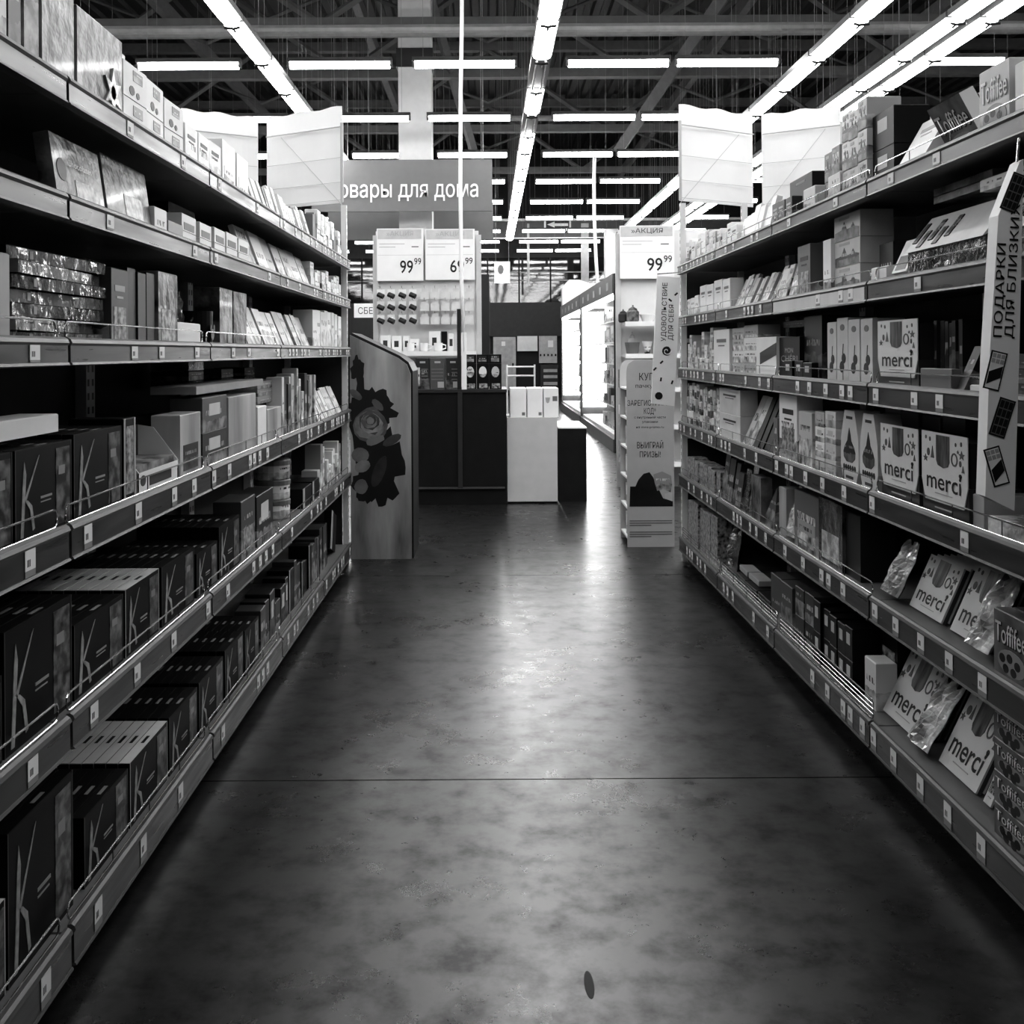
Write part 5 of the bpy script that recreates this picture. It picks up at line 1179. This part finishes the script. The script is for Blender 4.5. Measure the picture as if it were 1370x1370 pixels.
# ------------------------------------------------------------------ back wall fittings
D = 35.9
def bw(name, px0, px1, py0, py1, m, dep=.04, parent=None, dd=D):
    x0, z1 = PX(px0, py0, dd); x1, z0 = PX(px1, py1, dd); return ob(name, MB().box(x0, x1, dd - dep, dd, max(0, z0), z1).mesh(name, m), parent)
GLASS = mat('dark_glazing', .02, .04, var=.3, sc=.5, stretch=(1, 1, 3.0), bump=.22, spec=.5)
gl = bw('window_1', 380, 1000, 345, 405, GLASS, .03); gl['kind'] = 'structure'; gl['label'] = 'high band of dark glazing mirroring the lamps'
for i in range(14): bw('mullion', 400 + 42 * i, 402 + 42 * i, 345, 405, BLACK, .06, gl)
for y in (364, 375): bw('transom', 380, 1000, y, y + 1.5, mat('transom_grey', .3, .5), .06, gl)
o = bw('fascia_panel', 380, 1000, 405, 450, mat('fascia_dark', .06, .6), .1); tag(o, 'dark grey panel band above the back door', 'panel', None, 'structure')
e = bw('door_1', 660, 690, 451, 522, mat('door_pale', .5, .5), .1); e['kind'] = 'structure'; e['label'] = 'pale door in the back wall'
bw('door_panel', 663.5, 686, 455, 522, mat('door_pale2', .45, .5), .13, e); bw('notice', 671, 676, 457, 463, WHITE, .15, e); bw('handle', 685, 687, 486, 490, BLACK, .15, e)
tag(bw('notice_board', 692, 719, 450, 470, PAPER, .1), 'white notice board beside the back door', 'board')
e = bw('poster', 721, 745, 450, 486, mat('poster_pale', .5, .5), .1); tag(e, 'pale poster with striped edge on the back wall', 'poster')
bw('picture', 733, 740, 456, 465, WHITE, .12, e)
for i in range(5): bw('stripe', 722 + 5 * i, 724 + 5 * i, 474, 477, BLACK, .12, e)
o = bw('wall_shelf', 722, 745, 488, 520, mat('cab_dark', .05, .5), .5); tag(o, 'dark low cabinet with pale parcels at the back wall', 'cabinet')
for i, y in enumerate((494, 502, 511)): bw('parcel', 726, 744, y, y + 4, LGREY, .55, o)
# barrier rails
e = bpy.data.objects.new('barrier_rail', None); COL.objects.link(e); e.location = (0, 22, 0); tag(e, 'white tubular barrier rail in front of the back door', 'railing')
for y in (491, 503):
    mb = MB(); a, b = PX(677, y, 22), PX(716, y, 22); mb.tube([(a[0], 0, a[1]), (b[0], 0, b[1])], .018, 8); ob('rail', mb.mesh('rail', WHITE), e)
for x in (678, 715): mb = MB(); a = PX(x, 488, 22); mb.tube([(a[0], 0, 0), (a[0], 0, a[1])], .02, 8); ob('post', mb.mesh('post', WHITE), e)
# beam with direction sign
e = bpy.data.objects.new('overhead_beam', None); COL.objects.link(e); e.location = (0, 33, 0); tag(e, 'grey overhead fascia beam crossing the hall', 'beam', None, 'structure')
def bx(name, px0, px1, py0, py1, m, dep, parent):
    x0, z1 = PX(px0, py0, 33); x1, z0 = PX(px1, py1, 33); return ob(name, MB().box(x0, x1, -dep, 0, z0, z1).mesh(name, m), parent)
bx('panel', 400, 990, 297, 319, mat('beam_grey', .13, .5), .1, e); bx('top_rail', 400, 990, 293.5, 296.5, WHITE, .13, e); bx('bottom_rail', 400, 990, 318.5, 320, WHITE, .13, e)
for x in (706, 778): bx('bracket', x, x + (3 if x < 750 else 10), 300, 381, mat('bracket_pale', .5, .5), .12, e)
s_ = bpy.data.objects.new('exit_sign', None); COL.objects.link(s_); s_.location = (0, 32.8, 0); tag(s_, 'hanging direction sign with white arrow pointing left', 'sign')
x0, z1 = PX(729, 293, 32.8); x1, z0 = PX(765, 309, 32.8); ob('frame', MB().box(x0, x1, 0, .05, z0, z1).mesh('frame', WHITE), s_)
x0, z1 = PX(731.5, 296, 32.8); x1, z0 = PX(762.5, 306, 32.8); ob('panel', MB().box(x0, x1, -.01, 0, z0, z1).mesh('panel', mat('exit_dark', .06, .5)), s_)
ar = [PX(x, y, 32.8) for x, y in ((733, 301), (743, 297), (743, 299.4), (761, 299.4), (761, 303), (743, 303), (743, 305))]; ob('arrow', MB().prism(ar, -.02, -.01).mesh('arrow', WHITE), s_)
# bank sign and hanging poster
x0, z1 = PX(474, 405, 26); x1, z0 = PX(512, 424, 26)
e = tag(ob('shop_sign', MB().box(x0, x1, 26, 26.08, z0, z1).mesh('sign', WHITE)), 'white sign with dark Cyrillic letters seen left of the price signs', 'sign')
x, z = PX(490, 419, 26); ob('lettering', text_mesh('СБЕР', DGREY, .17, .5, .0), e, (x + .05, 25.999, z))
x0, z1 = PX(470, 424, 26); x1, z0 = PX(512, 520, 26); tag(ob('kiosk', MB().box(x0, x1, 26, 28, 0, z1).mesh('kiosk', mat('kiosk_dark', .03, .4))), 'dark kiosk front under the white letter sign', 'kiosk')
x0, z1 = PX(662, 350, 24); x1, z0 = PX(683, 379, 24)
e = tag(ob('hanging_poster', MB().box(x0, x1, 24, 24.02, z0, z1).mesh('poster', PAPER)), 'small white poster hanging above the back door', 'poster'); ob('picture', MB().prism(disc(x0 + .15, z0 + .32, .07, .11, 9), 23.99, 24).mesh('pic', MGREY), e)
for q in (x0 + .03, x1 - .03): ob('string', MB().box(q, q + .006, 24.005, 24.011, z1, 8.4).mesh('string', TR2), e)
# large pale upright panel behind the refrigerators
x0, z1 = PX(811, 307, 28); x1, z0 = PX(828, 378, 28); tag(ob('pale_pillar', MB().box(x0, x1, 28, 28.4, 0, z1).mesh('pillar', mat('column_pale', .7, .6))), 'pale pillar rising behind the refrigerators', 'column', None, 'structure')
x0, z1 = PX(753, 375, 30); x1, z0 = PX(815, 420, 30); tag(ob('white_cover', MB().prism([(x0, 0), (x0, z1 - .2), (x0 + .2, z1), (x0 + .5, z1), (x0 + .8, z1 - .1), (x1, z1 - .1), (x1, 0)], 30, 30.5).mesh('cover', WHITE)), 'white covered stall behind the refrigerators', 'stall')
